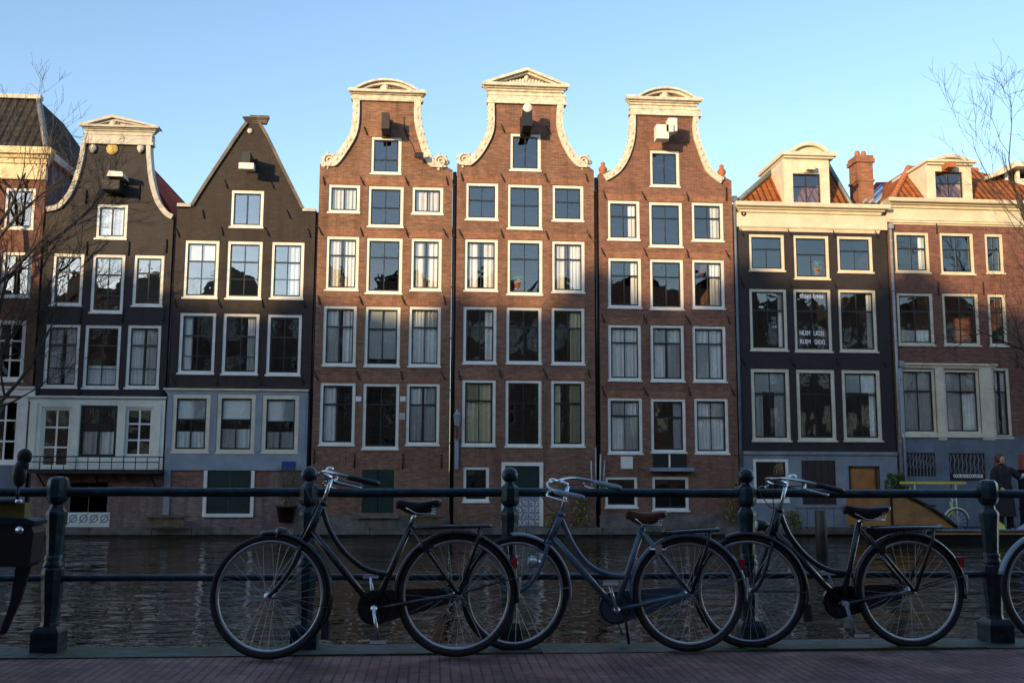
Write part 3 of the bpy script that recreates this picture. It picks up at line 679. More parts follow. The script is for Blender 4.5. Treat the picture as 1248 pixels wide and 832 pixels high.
for px_ in (203.5, 257.5, 312.5, 366): xx = fx(px_, 520); mb.box(xx+.03, xx+.19, YF-.11, YF-.075, PZ(550), PZ(482))
Cc.part('ground_floor_panelling', mb, M['bluegrey'])
mb = MB(); moulded(mb, fx(204, 476), fx(373, 476), PZ(480), PZ(474), .14); Cc.part('ground_floor_cornice', mb, M['cream'])
for r, c_, t_ in zip(gf, ('B.42 D.35', 'B.42 D.4', 'B.45 D.35'), (.42, .42, .45)): window(Cc, r, 'top1', cur=c_, t=t_, frame='cream', hole=False, y=YF-.06, fw=.13, bw=.05, sill=True)
band(Cc, 'plinth', (202, 571, 376, 652), 'plinth', .02, .015)
band(Cc, 'bare_brick_patch', (206, 572, 247, 592), 'redpatch', .026, -.015); band(Cc, 'bare_brick_patch', (311, 572, 329, 592), 'redpatch', .026, -.015)
band(Cc, 'corner_pilaster', (200.5, 552, 208, 627), 'bluegrey', .09, 0)
x0_, x1_, z0_, z1_ = R4((248, 572, 310, 629)); mb = MB(); f_ = .12
mb.box(x0_, x0_+f_, YF-.08, YF+.05, z0_, z1_); mb.box(x1_-f_, x1_, YF-.08, YF+.05, z0_, z1_); mb.box(x0_, x1_, YF-.1, YF+.05, z0_-.02, z0_+.1); cd = Cc.part('cellar_door', mb, M['white'])
MB().box(x0_+f_, (x0_+x1_)/2-.01, YF-.03, YF+.03, z0_+.1, z1_).box((x0_+x1_)/2+.01, x1_-f_, YF-.03, YF+.03, z0_+.1, z1_).build('shutter', M['dgreen'], cd)
band(Cc, 'nameplate', (344, 562, 360.5, 572), 'bluesign', .12, -.085)
anchors(Cc, [(276, 226), (332, 226), (248, 262), (352, 262), (217, 285), (271, 283), (326, 284), (377, 285), (214, 370), (268, 371), (320, 371), (371, 371), (212, 463), (265, 465), (317, 465), (369, 463)], 0)
pipe(Cc, 382.3, 258, 640, 'blackp', .05, False)

# ---- D E F : three brick neck gables
def brick_neck(label, edge, wallm, wins, left, right, brick_top, sh):
    global PXC; PXC = (edge[0]+edge[1])/2
    H = House('canal_house', label, fx(edge[0]), fx(edge[1]), M[wallm])
    for a_ in wins: window(H, *a_[0], **a_[1])
    ins = .1
    rr_ = [(x-2.5, y) for x, y in right]; ll_ = [(x+2.5, y) for x, y in left]
    out = [(H.x0, zb), (H.x1, zb), (H.x1, PZ(sh[1]))]+px2([(x, y) for x, y in rr_[::-1][1:]])+px2([(x, y) for x, y in ll_][:-1])+[(H.x0, PZ(sh[0]))]
    H.out = out; return H
def W(r, bars='cross', **k): k.setdefault('lintel', True); return ((r, bars), k)
D = brick_neck('brown brick neck gable house with arched cream pediment left of the tallest gable', (384, 549.5), 'brickD', [
    W((452, 167, 489, 212), 'cross', t=.62), W((400, 225, 438.5, 259), 'two', cur='F1'), W((448.5, 227, 491.5, 276.5), 'cross', t=.52), W((502, 228, 540, 261), 'two', cur='F1'),
    W((397, 288, 437, 353.5), cur='L.42 R.42'), W((446, 290, 490, 357.5), 'cross'), W((500.5, 290.5, 538, 354), cur='L.42 R.42'),
    W((393.5, 372.5, 434, 445.5), cur='L.45 R.4'), W((444.5, 373.5, 487.5, 446.5), cur='B.9', t=.36), W((498, 373.5, 537, 446.5), cur='L.5 R.5'),
    W((389.5, 466, 432.5, 542), cur='L.45'), W((442, 467, 486, 547), 'cross', sash='dgreen', t=.3), W((495, 467, 535.5, 542), cur='L.45 R.45')],
    [(430.5, 121), (430, 142), (426.5, 162), (414, 183), (404.5, 194), (393, 201)], [(513, 121), (513.5, 149), (521, 177), (529, 194), (545, 203)], 121, (202, 205))
E = brick_neck('tallest russet brick neck gable house with triangular carved pediment in the centre', (555, 725), 'brickE', [
    W((621.5, 163, 659, 208), 'two'), W((567.5, 223, 607, 268), 'cross', t=.45), W((618.5, 225, 660.5, 279), 'cross', t=.46), W((673, 226, 711, 269.5), 'cross', t=.45),
    W((566, 291.5, 606.5, 354.5), cur='L.4 R.4'), W((618, 292.5, 661, 359), 'cross'), W((672.5, 294, 712.5, 356.5), cur='L.4 R.42'),
    W((564.5, 373.5, 605, 443), cur='R.3', t=.34), W((617, 374.5, 660, 443), t=.34), W((672, 375, 712.5, 444), cur='R.4', ccol='curty', t=.34),
    W((563, 462.5, 604, 543), cur='F1', ccol='curty', t=.3), W((616, 463, 660, 544)), W((671.5, 463.5, 712.5, 544), cur='L.25 R.4', ccol='curty'),
    W((564.5, 568.5, 596, 611), 'cross')],
    [(594.5, 126), (594, 156), (586.5, 174), (577.5, 187), (566, 195), (558, 200)], [(687, 126), (686, 151), (691.5, 171), (703.5, 191), (718, 203)], 126, (202, 205.5))
Fh = brick_neck('red brown neck gable house with arched pediment and white boxes on its hoist beam', (731, 896), 'brickF', [
    W((792, 183.5, 828, 227.5), 'two'), W((740.5, 244.5, 779.5, 292.5), 'cross', cur='R.3', t=.38), W((791, 246.5, 831.5, 301), 'cross'), W((843, 247, 881.5, 294), 'cross', cur='R.35', t=.38),
    W((741, 314.5, 781.5, 375), 'cross', cur='R.25'), W((792, 316, 833, 377)), W((843.5, 316.5, 883, 376), cur='R.4'),
    W((741.5, 395.5, 781.5, 463.5), cur='L.5 R.5', t=.3), W((793, 396, 834, 464.5), cur='L.45 R.5', t=.3), W((844.5, 397, 885, 465), cur='F1', t=.3),
    W((741, 484.5, 783, 552.5), cur='F1', t=.3), W((793.5, 485.5, 836, 551), cur='R.3'), W((846.5, 485, 888, 552.5), cur='F1', t=.33),
    W((737.5, 580.5, 777, 618), 'none', lintel=False), W((795, 580.5, 839.5, 622), 'two', lintel=False)],
    [(768, 140), (766.5, 167), (760, 189), (749.5, 205), (733, 214)], [(851, 140), (850.5, 162), (857.5, 184), (867, 206), (884, 218)], 140, (214, 218))
D.holes.append(rect(*R4((441, 572, 480, 625)))); E.holes.append(rect(*R4((615, 567, 658, 641))))
for H, sh, PXC in ((D, 204, 467), (E, 204, 640), (Fh, 218, 813)): body(H, H.out, zs=PZ(sh+6), ridge=PZ(sh-22), attic={id(D): (fx(447, 160), fx(496, 160), PZ(150)), id(E): (fx(614, 160), fx(667, 160), PZ(150)), id(Fh): (fx(785, 180), fx(835, 180), PZ(170))}[id(H)])
def trims(H, left, right, wd=.24, scroll=True, carved=True):
    trim(H, left, wd, 'stonew', carved, flip=1, scroll=scroll); trim(H, right, wd, 'stonew', carved, flip=-1, scroll=scroll)
trims(D, [(430.5, 121), (430, 142), (426.5, 162), (414, 183), (404, 195), (393, 202)], [(513, 121), (513.5, 149), (521, 177), (529, 195), (545, 204)])
trims(E, [(594.5, 126), (594, 156), (586.5, 174), (577.5, 187), (568, 195), (558, 201)], [(687, 126), (686, 151), (691.5, 171), (703.5, 191), (719, 204)])
trims(Fh, [(768, 140), (766.5, 167), (760, 189), (749.5, 205), (735, 214)], [(851, 140), (850.5, 162), (857.5, 184), (867, 206), (882, 218)], .2, False, True)
pediment(D, (424, 109, 519, 117), (430, 116, 514, 122), (470, 96), 'arch', arc=(431, 512), proj=.34)
pediment(E, (588, 101, 694, 110.5), (595, 110, 688, 127), (641.5, 82), 'tri', proj=.36, shell='wide')
pediment(Fh, (764, 118, 857.5, 127.5), (768, 127, 852, 141), (809.5, 106), 'arch', arc=(774, 847), proj=.34)
for H, pts in ((Fh, ((735.6, 214), (881, 217))),):
    for q in pts:
        p = at(*q, YF); mb = MB(); mb.lathe([(.16, 0), (.17, .08), (.09, .12), (.15, .22), (.17, .32), (.1, .42), (.06, .46), (.1, .52), (.02, .6)], (p.x, YF+.15, p.z-.02), 10); H.part('finial', mb, M['terr'])
hoist(D, 470, 149, .9, .28, .6, 'brownp')
def eye(k, p, L): k.lathe([(.15, YF-L-.03), (.17, YF-L), (.17, YF-L+.12), (.1, YF-L+.16)], (p.x, 0, p.z+.38), 16, 'y')
hoist(E, 642.5, 146, 1.0, .34, .6, 'blackp', eye, 'white')
hoist(Fh, 815, 158, 1.0, .26, .3, 'white', lambda k, p, L: (k.box(p.x-.02, p.x+.3, YF-L+.1, YF-L+.5, p.z-.08, p.z+.42), k.box(p.x-.5, p.x-.05, YF-L+.0, YF-L+.45, p.z-.42, p.z+.12)), 'white')
def floodlight(H, px, py):
    p = at(px, py, YF); mb = MB(); mb.tube([(p.x, YF, p.z), (p.x, YF-.4, p.z+.05)], .025, 6); mb.box(p.x-.16, p.x+.16, YF-.5, YF-.36, p.z-.08, p.z+.1)
    mb.tube([(p.x-.1, YF-.02, p.z+.1), (p.x-.25, YF-.02, p.z+.5), (p.x-.55, YF-.02, p.z+1.0), (p.x-.6, YF-.02, p.z+1.6)], .012, 4); H.part('wall_lamp', mb, M['iron'])
floodlight(D, 511, 194)
anchors(D, [(446, 161), (496, 162), (395, 222), (442, 222), (496, 222), (545, 222), (391, 283), (441, 284), (496, 285), (543, 285), (389, 367), (440, 367), (492, 367), (542, 367), (386, 459), (437, 459), (490, 459), (541, 459)], 0)
anchors(D, [(383, 556), (432, 562), (491, 562), (538, 562)], 1)
anchors(E, [(613, 158), (669, 160), (563, 217), (613, 218), (666, 218), (715, 218), (562, 286), (612, 286), (667, 288), (718, 287), (560, 458), (610, 456), (665, 456), (718, 456)], 0)
anchors(Fh, [(737, 239), (785, 240), (838, 241), (735, 308), (787, 309), (838, 310), (887, 311), (735, 389), (786, 390), (839, 391), (888, 391), (736, 478), (787, 478), (840, 478), (893, 478)], 0)
anchors(Fh, [(885, 237)], 1)
pipe(D, 552.2, 209, 632, 'blackp', .07, False); pipe(E, 728, 216, 570, 'blackp', .07, False); pipe(Fh, 898.5, 245, 640, 'greyblue', .055)
# lower zones
mb = MB(); x0_, x1_, z0_, z1_ = R4((438.5, 570, 482.5, 627)); mb.box(x0_, (x0_+x1_)/2-.012, YF+.02, YF+.07, z0_, z1_).box((x0_+x1_)/2+.012, x1_, YF+.02, YF+.07, z0_, z1_)
for k in (.25, .5, .75): mb.box(x0_+.05, x1_-.05, YF+.005, YF+.03, z0_+(z1_-z0_)*k-.02, z0_+(z1_-z0_)*k+.02)
D.part('cellar_door', mb, M['dgreen'])
mb = MB().box(x0_-.15, x1_+.1, YF-.14, YF+.02, z0_-.12, z0_).box(x0_-.12, x0_+.02, YF-.06, YF, z0_-.6, z0_-.12).box(x1_-.1, x1_+.06, YF-.06, YF, z0_-.6, z0_-.12); D.part('door_step', mb, M['stone'])
mb = MB(); x0_, x1_, z0_, z1_ = R4((611, 563, 662, 641)); mb.box(x0_, x0_+.13, YF-.02, YF+.1, z0_, z1_).box(x1_-.13, x1_, YF-.02, YF+.1, z0_, z1_).box(x0_, x1_, YF-.03, YF+.1, z1_-.13, z1_); ed = E.part('door_frame', mb, M['white'])
zs_ = z0_+(z1_-z0_)*.5
MB().box(x0_+.13, x1_-.13, YF+.04, YF+.08, zs_, z1_-.13).build('door', M['dgreen'], ed)
mb = MB(); MB().box(x0_+.13, x1_-.13, YF+.05, YF+.08, z0_, zs_).build('door_panel', M['bluegrey'], ed)
rr = random.Random(5)
for i in range(26):
    xx = x0_+.18+(i % 6)*(x1_-x0_-.36)/5; zz = z0_+.12+(i//6)*.23; a_ = rr.choice((0, 1))
    d_ = Vector((.1, 0, .09)) if a_ else Vector((-.1, 0, .09)); c_ = Vector((xx, YF+.03, zz)); mb.tube([c_-d_, c_+Vector((0, -.005, .02)), c_+d_], .014, 4); mb.torus((xx, YF+.03, zz), .07, .011, 10, 4)
mb.build('door_grille', M['white'], ed)
band(Fh, 'balcony_panel', (796, 553, 836, 569), 'blackp', .06, .0); band(Fh, 'balcony_slab', (791, 569.5, 843, 574), 'bluegrey', .35, .0)
mb = MB(); xx = fx(815.5, 560); mb.box(xx-.03, xx+.03, YF-.075, YF-.061, PZ(569), PZ(553)); Fh.part('mullion', mb, M['white'])
mb = MB(); x0_, x1_, z0_, z1_ = R4((756.5, 556, 771, 571)); mb.box(x0_, x1_, YF-.05, YF-.003, z0_, z1_); Fh.part('notice_board', mb, M['white'])
for (px_, py_) in ((437, 486), (491, 486)): 
    p = at(px_, py_, YF); D.part('plaque', MB().box(p.x-.1, p.x+.1, YF-.04, YF, p.z-.09, p.z+.09), M['white'])
p = at(490, 507, YF); D.part('plaque', MB().box(p.x-.1, p.x+.1, YF-.04, YF, p.z-.12, p.z+.12).torus((p.x, YF-.045, p.z), .05, .012, 10, 4), M['greyw'])
# ledge lines between stone base and wall
for H, x_0, x_1 in ((D, 378, 548), (E, 552, 728), (Fh, 731, 902)):
    band(H, 'plinth', (x_0, 627 if H is not E else 641, x_1, 655), 'stone', .03, 0)

PXC = 990
# ---- G : dark house with cream cornice
G = House('canal_house', 'charcoal house with broad cream cornice, single dormer and lettered window', fx(901), fx(1085.5), M['blackG'])
for r, t_ in (((913, 285.5, 956, 330), .38), ((967.5, 287, 1010.5, 340), .42), ((1020.5, 288, 1063.5, 332), .38)): window(G, r, 'top1', t=t_, frame='cream')
for i, r in enumerate(((914, 352, 959.5, 427), (968, 352.5, 1013.5, 428.5), (1022.5, 353, 1068.5, 428.5))): window(G, r, 'cross', t=.33, frame='cream', cur=None if i == 1 else 'R.15', bw=.022)
for r, c_ in (((916, 449, 963, 537), 'B.3 L.3 R.35'), ((971.5, 450, 1018.5, 537), None), ((1027, 450.5, 1074, 537), 'B.3 R.22')): window(G, r, 'cross', cur=c_, frame='cream', fw=.13)
G.holes += [rect(*R4((920, 562, 959, 608))), rect(*R4((977, 561, 1018.5, 614))), rect(*R4((1035, 568, 1072, 641)))]
body(G, [(G.x0, zb), (G.x1, zb), (G.x1, PZ(262)), (G.x0, PZ(262))], zs=PZ(262))
mb = MB(); mb.box(G.x0-.02, G.x1+.005, YF-.09, YF+.1, fz(279, 990), fz(262, 990)); moulded(mb, G.x0+.12, G.x1-.3, fz(283, 990), fz(276, 990), .1)
moulded(mb, G.x0+.2, G.x1-.35, fz(264, 990), fz(247.5, 990, YF-.4), .45); mb.box(G.x0, G.x1, YF+.1, YF+.5, fz(262, 990)-.3, fz(250, 990)); G.part('cornice', mb, M['cream'])
def dormer(H, body_, win_, corn, apex, arc, label=None):
    x0, x1, z0, z1 = R4(body_); mb = MB(); a0, a1, b0, b1 = R4(win_); y_ = YF+.1
    mb2 = flat(rect(x0, x1, z0-.3, z1), [rect(a0, a1, b0, b1)], y_-.12, y_+.1)
    mb2.box(x0+.01, x0+.12, y_+.1, y_+2.6, z0-.3, z1-.02); mb2.box(x1-.12, x1-.01, y_+.1, y_+2.6, z0-.3, z1-.02); mb2.box(x0+.12, x1-.12, y_+.1, y_+2.6, z1-.14, z1-.03)
    c0, c1, d0, d1 = R4(corn); q = .16
    ax, az = fx(*apex), fz(apex[1], apex[0]); e0, e1 = fx(arc[0], corn[1]), fx(arc[1], corn[1])
    hw = (e1-e0)/2; h = az-d1; Rr = (hw*hw+h*h)/(2*h); cz = d1+h-Rr; th = math.asin(min(1, hw/Rr)); xm = (e0+e1)/2
    mb2.box(c0, c1, y_-.34, y_+2.6, d0+.08, d1); mb2.box(c0+.08, c1-.08, y_-.24, y_+2.5, d0, d0+.079)
    for ro, ri, pr in ((Rr, Rr-.13, .36), (Rr-.12, .01, .2)):
        pts = [(xm+ro*math.sin(-th+2*th*i/20), max(d1-.01, cz+ro*math.cos(-th+2*th*i/20))) for i in range(21)]
        if ri > .02: pts += [(xm+ri*math.sin(th-2*th*i/20), max(d1-.02, cz+ri*math.cos(th-2*th*i/20))) for i in range(21)]
        mb2.prism(pts, y_-pr, y_+1.2)
    o = H.part('dormer', mb2, M['cream'])
    mb = MB(); xm = (a0+a1)/2
    mb.box(a0, a0+.05, y_-.04, y_+.02, b0, b1).box(a1-.05, a1, y_-.04, y_+.02, b0, b1).box(a0+.05, a1-.05, y_-.04, y_+.02, b1-.05, b1).box(xm-.02, xm+.02, y_-.03, y_+.01, b0, b1-.05).box(a0+.05, a1-.05, y_-.031, y_+.012, b0+(b1-b0)*.55, b0+(b1-b0)*.55+.035)
    mb.build('sash', M['sashk'], o)
    MB().quad((a0, y_, b0), (a1, y_, b0), (a1, y_, b1), (a0, y_, b1)).build('pane', M['glass'], o)
    k = MB(); k.box(xm-.25, xm+.25, y_-.16, y_-.12, b1+.05, b1+.12)
    k.build('dormer_ornament', M['cream'], o)
    return o
dormer(G, (955, 192, 1010.5, 247), (966.5, 212, 1000, 247), (951, 187, 1017, 194), (984, 175.5), (960, 1008))
hoist(G, 988, 204, .35, .3, .2, 'cream', hook=False)
ze = fz(249, 990); zt = at(980, 190, YF+3.2).z
xa, xb = G.x0+.05, G.x1-.1; ta, tb = fx(957, 197, YF+2.2), fx(1006, 197, YF+2.2)
zt2 = at(957, 196, YF+2.2).z
roof(G, [[(xa, YF+.1, ze), (xb-1.2, YF+.1, ze), (tb, YF+2.2, zt2), (ta, YF+2.2, zt2)], [(xa, YF+.1, ze), (ta, YF+2.2, zt2), (ta, YF+8, zt2), (xa, YF+8, ze)],
         [(xb-1.2, YF+.1, ze), (xb-1.2, YF+8, ze), (tb, YF+8, zt2), (tb, YF+2.2, zt2)]], 'tileo')
mb = MB(); mb.tube([(xa, YF+.05, ze+.03), (ta, YF+2.15, zt2+.05)], .1, 7); mb.tube([(xb-1.2, YF+.05, ze+.03), (tb, YF+2.15, zt2+.05)], .08, 7); G.part('hip_flashing', mb, M['lead'])
Hc = at(1051, 247, YF+2.5); xx0, xx1 = fx(1041.5, 220, YF+2.5), fx(1060.5, 220, YF+2.5); zc = at(1051, 192, YF+2.5).z
mb = MB(); mb.box(xx0, xx1, YF+2.2, YF+3, Hc.z-1.5, zc-.12); mb.box(xx0-.07, xx1+.07, YF+2.13, YF+3.07, zc-.3, zc-.12); mb.box(xx0-.03, xx1+.03, YF+2.17, YF+3.03, zc-.12, zc); mb.box(xx0-.04, xx1+.04, YF+2.16, YF+3.04, zc-1.1, zc-1.0)
ch = G.part('chimney', mb, M['chim'])
mb = MB()
for k in (.3, .7): mb.lathe([(.1, 0), (.11, .2), (.08, .3)], (xx0+(xx1-xx0)*k, YF+2.6, zc-.01), 10)
mb.build('chimney_pot', M['terr'], ch)
band(G, 'plinth', (903, 551, 1094, 653), 'palegrey', .03, -.002) if False else None
mb = flat(rect(G.x0, G.x1, zb, fz(552, 990)), [rect(*R4((918, 559, 961, 612))), rect(*R4((977, 561, 1018.5, 614.5))), rect(*R4((1035, 567.5, 1073, 645)))], YF-.04, YF-.002)
mb.box(G.x0, G.x1, YF-.1, YF-.01, fz(554, 990), fz(550, 990)); G.part('plinth', mb, M['palegrey'])
window(G, (918, 559, 961, 611), 'two', hole=False, y=YF-.01, frame='white')
x0_, x1_, z0_, z1_ = R4((977, 561, 1018.5, 614.5)); mb = MB()
for i in range(5): mb.box(x0_+(x1_-x0_)*i/5+.006, x0_+(x1_-x0_)*(i+1)/5-.006, YF+.01, YF+.05, z0_, z1_)
G.part('cellar_shutter', mb, M['brownp'])
mb = MB(); x0_, x1_, z0_, z1_ = R4((972, 614.5, 1026, 645)); 
for i in range(5): mb.box(x0_+(x1_-x0_)*i/5+.01, x0_+(x1_-x0_)*(i+1)/5-.01, YF-.09, YF-.045, z0_, z1_-.12)
mb.box(x0_-.08, x1_+.08, YF-.13, YF-.045, z1_-.12, z1_); G.part('boarding', mb, M['palegrey'])
x0_, x1_, z0_, z1_ = R4((1035, 567.5, 1073, 645)); mb = MB(); mb.box(x0_, x0_+.07, YF-.05, YF+.05, z0_, z1_).box(x1_-.16, x1_-.09, YF-.05, YF+.05, z0_, z1_).box(x0_, x1_, YF-.05, YF+.05, z1_-.07, z1_)
gd = G.part('door_frame', mb, M['brownp']); MB().box(x0_+.07, x1_-.16, YF+.02, YF+.05, z0_, z1_-.07).box(x1_-.09, x1_, YF, YF+.05, z0_, z1_-.07).build('door', M['orangew'], gd)
anchors(G, [(904, 284), (962, 284), (1016, 285), (1068, 286), (905, 345), (963, 347), (1017, 347), (1072, 347), (907, 441), (966, 442), (1021, 442), (1078, 443)], 0)
p = at(905, 261, YF); G.part('plaque', MB().torus((p.x, YF-.12, p.z), .07, .03, 12, 6), M['iron'])
def text(H, s, px, py, hpx, m, parent, wpx=None, y=YF-.0):
    cu = bpy.data.curves.new('lettering', 'FONT'); cu.body = s; cu.align_x = 'CENTER'; cu.align_y = 'CENTER'; cu.size = hpx/33.5*1.35; cu.extrude = .003; cu.offset = .006
    o = bpy.data.objects.new('t', cu); C.objects.link(o); bpy.context.view_layer.update()
    dg = bpy.context.evaluated_depsgraph_get(); me = bpy.data.meshes.new_from_object(o.evaluated_get(dg)); bpy.data.objects.remove(o)
    w_ = max(v.co.x for v in me.vertices)-min(v.co.x for v in me.vertices); k = (wpx/33.5)/w_ if wpx else 1; p = at(px, py, y)
    mb = MB(); mb.add([(p.x+v.co.x*k, y-v.co.z, p.z+v.co.y) for v in me.vertices], [tuple(q.vertices) for q in me.polygons])
    bpy.data.meshes.remove(me); return mb.build('lettering', M[m], parent)
gl = [o for o in G.root.children if o.name.startswith('window')]
gm = gl[4]; yy = YF+.035+.055
text(G, 'thapi ljnes', 989, 361, 6, 'whitel', gm, 31, yy)
for s_, px_, py_ in (('NUIM', 981, 406), ('UGEI', 998, 406.5), ('RUIM', 981.5, 416.5), ('GIOG', 999, 417)): text(G, s_, px_, py_, 6, 'whitel', gm, 13.5, yy)

PXC = 1160
# ---- H : red brick house far right
Hh = House('canal_house', 'red brick house with cream cornice, orange tiled roof and slate blue base', fx(1087.5), fx(1345), M['brickH'])
for dx in (0, 110):
    window(Hh, (1090.5+dx, 283, 1132.5+dx, 332), 'cross', cur='R.2', t=.38, frame='cream') if dx == 0 else None
    if dx == 0: window(Hh, (1094, 357, 1138, 420.5), cur='D.28', frame='cream')
window(Hh, (1146, 284, 1187, 334), 'cross', t=.38, frame='cream'); window(Hh, (1201, 285, 1223, 333), 'cross', t=.38, frame='cream'); window(Hh, (1260, 286, 1302, 335), 'cross', t=.38, frame='cream')
window(Hh, (1149.5, 357.5, 1193.5, 421), 'six', frame='cream'); window(Hh, (1205, 358.5, 1227, 421.5), 'cross', frame='cream'); window(Hh, (1262, 359, 1306, 422), frame='cream')
window(Hh, (1099.5, 449.5, 1140.5, 528), cur='L.5 R.5', frame='cream', fw=.09); window(Hh, (1151.5, 450.5, 1194.5, 528), cur='L.5 R.5', frame='cream', fw=.09); window(Hh, (1210, 448, 1232, 533), cur='L.35 R.4', frame='cream')
window(Hh, (1268, 450, 1310, 530), frame='cream')
hw = [(1103.5, 551.5, 1140, 580), (1156.5, 552, 1200.5, 586)]
Hh.holes += [rect(*R4(r)) for r in hw]
body(Hh, [(Hh.x0, zb), (Hh.x1, zb), (Hh.x1, PZ(258)), (Hh.x0, PZ(258))], zs=PZ(258))
mb = MB(); xc = 1160; mb.box(Hh.x0-.05, Hh.x1, YF-.09, YF+.1, fz(273, xc), fz(258, xc)); moulded(mb, Hh.x0+.12, Hh.x1, fz(275, xc), fz(268, xc), .12)
moulded(mb, Hh.x0+.25, Hh.x1, fz(258, xc), fz(242.5, xc, YF-.45), .5); mb.box(Hh.x0, Hh.x1, YF+.1, YF+.5, fz(262, xc), fz(245, xc)); Hh.part('cornice', mb, M['cream'])
mb = MB()
x0_, x1_, z0_, z1_ = R4((1096.5, 443, 1212, 449)); moulded(mb, x0_, x1_, z0_, z1_, .1)
for r in ((1096, 449, 1099, 531), (1141, 449, 1151, 536), (1195, 449, 1209, 536)): a_, b_, c_, d_ = R4(r); mb.box(a_, b_, YF-.07, YF-.004, c_, d_)
a_, b_, c_, d_ = R4((1096, 528.5, 1210, 533)); mb.box(a_, b_, YF-.1, YF-.004, c_, d_); Hh.part('window_surround', mb, M['cream'])
mb = flat(rect(Hh.x0+.01, Hh.x1, zb, fz(531, 1160)), [rect(*R4(r)) for r in hw], YF-.035, YF-.002); Hh.part('plinth', mb, M['greyblue'])
for i, r in enumerate(hw):
    x0_, x1_, z0_, z1_ = R4(r); mb = MB(); mb.box(x0_, x1_, YF+.05, YF+.09, z0_, z1_); lw = Hh.part('cellar_window', mb, M['blackp'])
    k = MB(); rr = random.Random(i)
    for j in range(9):
        xx = x0_+(x1_-x0_)*(j+.5)/9; zc_ = (z0_+z1_)/2
        k.tube([(xx, YF+.02, z0_+(.0 if i == 0 else .3)), (xx, YF+.02, z1_)], .009, 4)
        k.tube([(xx+.06*math.sin(t_*1.1+j), YF+.015, z0_+.3+(z1_-z0_-.35)*t_/9) for t_ in range(10)], .008, 4)
    k.build('grille', M['bluegrey'], lw)
    if i == 1: text(Hh, 'VOORVERKOOPDEUR', 1180, 580, 4.5, 'whitel', lw, 39, YF+.0)
dormer(Hh, (1129, 200, 1184, 241), (1140, 209.5, 1173.5, 241), (1126, 196.5, 1187, 202), (1156, 190.5), (1134, 1179))
hoist(Hh, 1159, 201, .5, .3, .22, 'terr', hook=False)
ze = fz(244, 1160); za_ = at(1107, 206, YF+1.9).z; ta = fx(1107, 206, YF+1.9)
xa = Hh.x0+.3; tb = fx(1190, 206, YF+1.9); xb = Hh.x1-.2
roof(Hh, [[(xa, YF+.1, ze), (xb, YF+.1, ze), (tb, YF+1.9, za_), (ta, YF+1.9, za_)], [(xa, YF+.1, ze), (ta, YF+1.9, za_), (ta, YF+8, za_), (xa, YF+8, ze)], [(xb, YF+.1, ze), (xb, YF+8, ze), (tb, YF+8, za_), (tb, YF+1.9, za_)],
          [(ta, YF+1.9, za_-.01), (tb, YF+1.9, za_-.01), (tb, YF+8, za_-.01), (ta, YF+8, za_-.01)]], 'tileo')
mb = MB(); n = 12
for i in range(n):
    t_ = i/(n-1); mb.ball((xa+(ta-xa)*t_, YF+.1+1.8*t_, ze+(za_-ze)*t_+.04), .13, 8)
for i in range(22): mb.ball((ta+(tb-ta)*i/21, YF+1.9, za_+.05), .1, 8)
Hh.part('ridge_tiles', mb, M['terr'])
# skylight on a low dark roof between the two houses
p0, p1 = at(1052, 247, YF+3), at(1083, 226, YF+5.5); Hs = []
roof(Hh, [[(fx(1046, 248, YF+2), YF+2, fz(250, 1060, YF+2)), (fx(1096, 248, YF+2), YF+2, fz(250, 1060, YF+2)), (fx(1098, 230, YF+5), YF+5, fz(220, 1060, YF+5)), (fx(1068, 230, YF+5), YF+5, fz(222, 1060, YF+5))]], 'tiler', 'rear_roof')
a_, b_, c_, d_ = at(1052, 247, YF+1.85), at(1068, 247, YF+1.85), at(1088, 226, YF+4), at(1074, 226, YF+4)
mb = MB(); mb.quad(a_, b_, c_, d_); sk = Hh.part('skylight', mb, M['glassb'])
mb = MB(); 
for u_, v_ in ((a_, d_), (b_, c_), ((a_+b_)/2, (c_+d_)/2), (d_, c_)): mb.tube([u_, v_], .05, 5)
mb.build('skylight_frame', M['bkwhite'], sk)
# roof pavilion at far right
Yp = YF+1.5
def pq(x, y, dy=0): return at(x, y, Yp+dy)
rp = Hh.part('roof_pavilion', MB().prism([(pq(1192, 220).x, pq(1192, 220).z), (pq(1212, 210).x, pq(1212, 210).z), (pq(1228, 201).x, pq(1228, 201).z), (pq(1300, 203).x, pq(1300, 203).z), (pq(1300, 209).x, pq(1300, 209).z), (pq(1230, 207).x, pq(1230, 207).z), (pq(1214, 216).x, pq(1214, 216).z), (pq(1194, 223).x, pq(1194, 223).z)], Yp-.5, Yp+2.5), M['cream'])
mb = MB()
for xx in (1226, 1240, 1262, 1290): q = pq(xx, 230); mb.box(q.x-.07, q.x+.07, Yp-.1, Yp+.04, fz(246, xx, Yp), fz(206, xx, Yp))
q0, q1 = pq(1240, 240), pq(1262, 240); mb.box(q0.x, q1.x, Yp-.06, Yp, q0.z-.5, q0.z+.75); mb.build('post', M['white'], rp)
q0, q1 = pq(1205, 243), pq(1300, 243); MB().box(q0.x, q1.x, Yp+.6, Yp+.8, q0.z-.5, fz(208, 1250, Yp)).build('glazed_wall', M['brownp'], rp)
pipe(Hh, 1090, 278, 640, 'zinc', .06); pipe(Hh, 1094.5, 445, 640, 'bluegrey', .05)
anchors(Hh, [(1086, 285), (1141, 277), (1090, 352), (1143, 352), (1198, 352), (1239, 440)], 1)

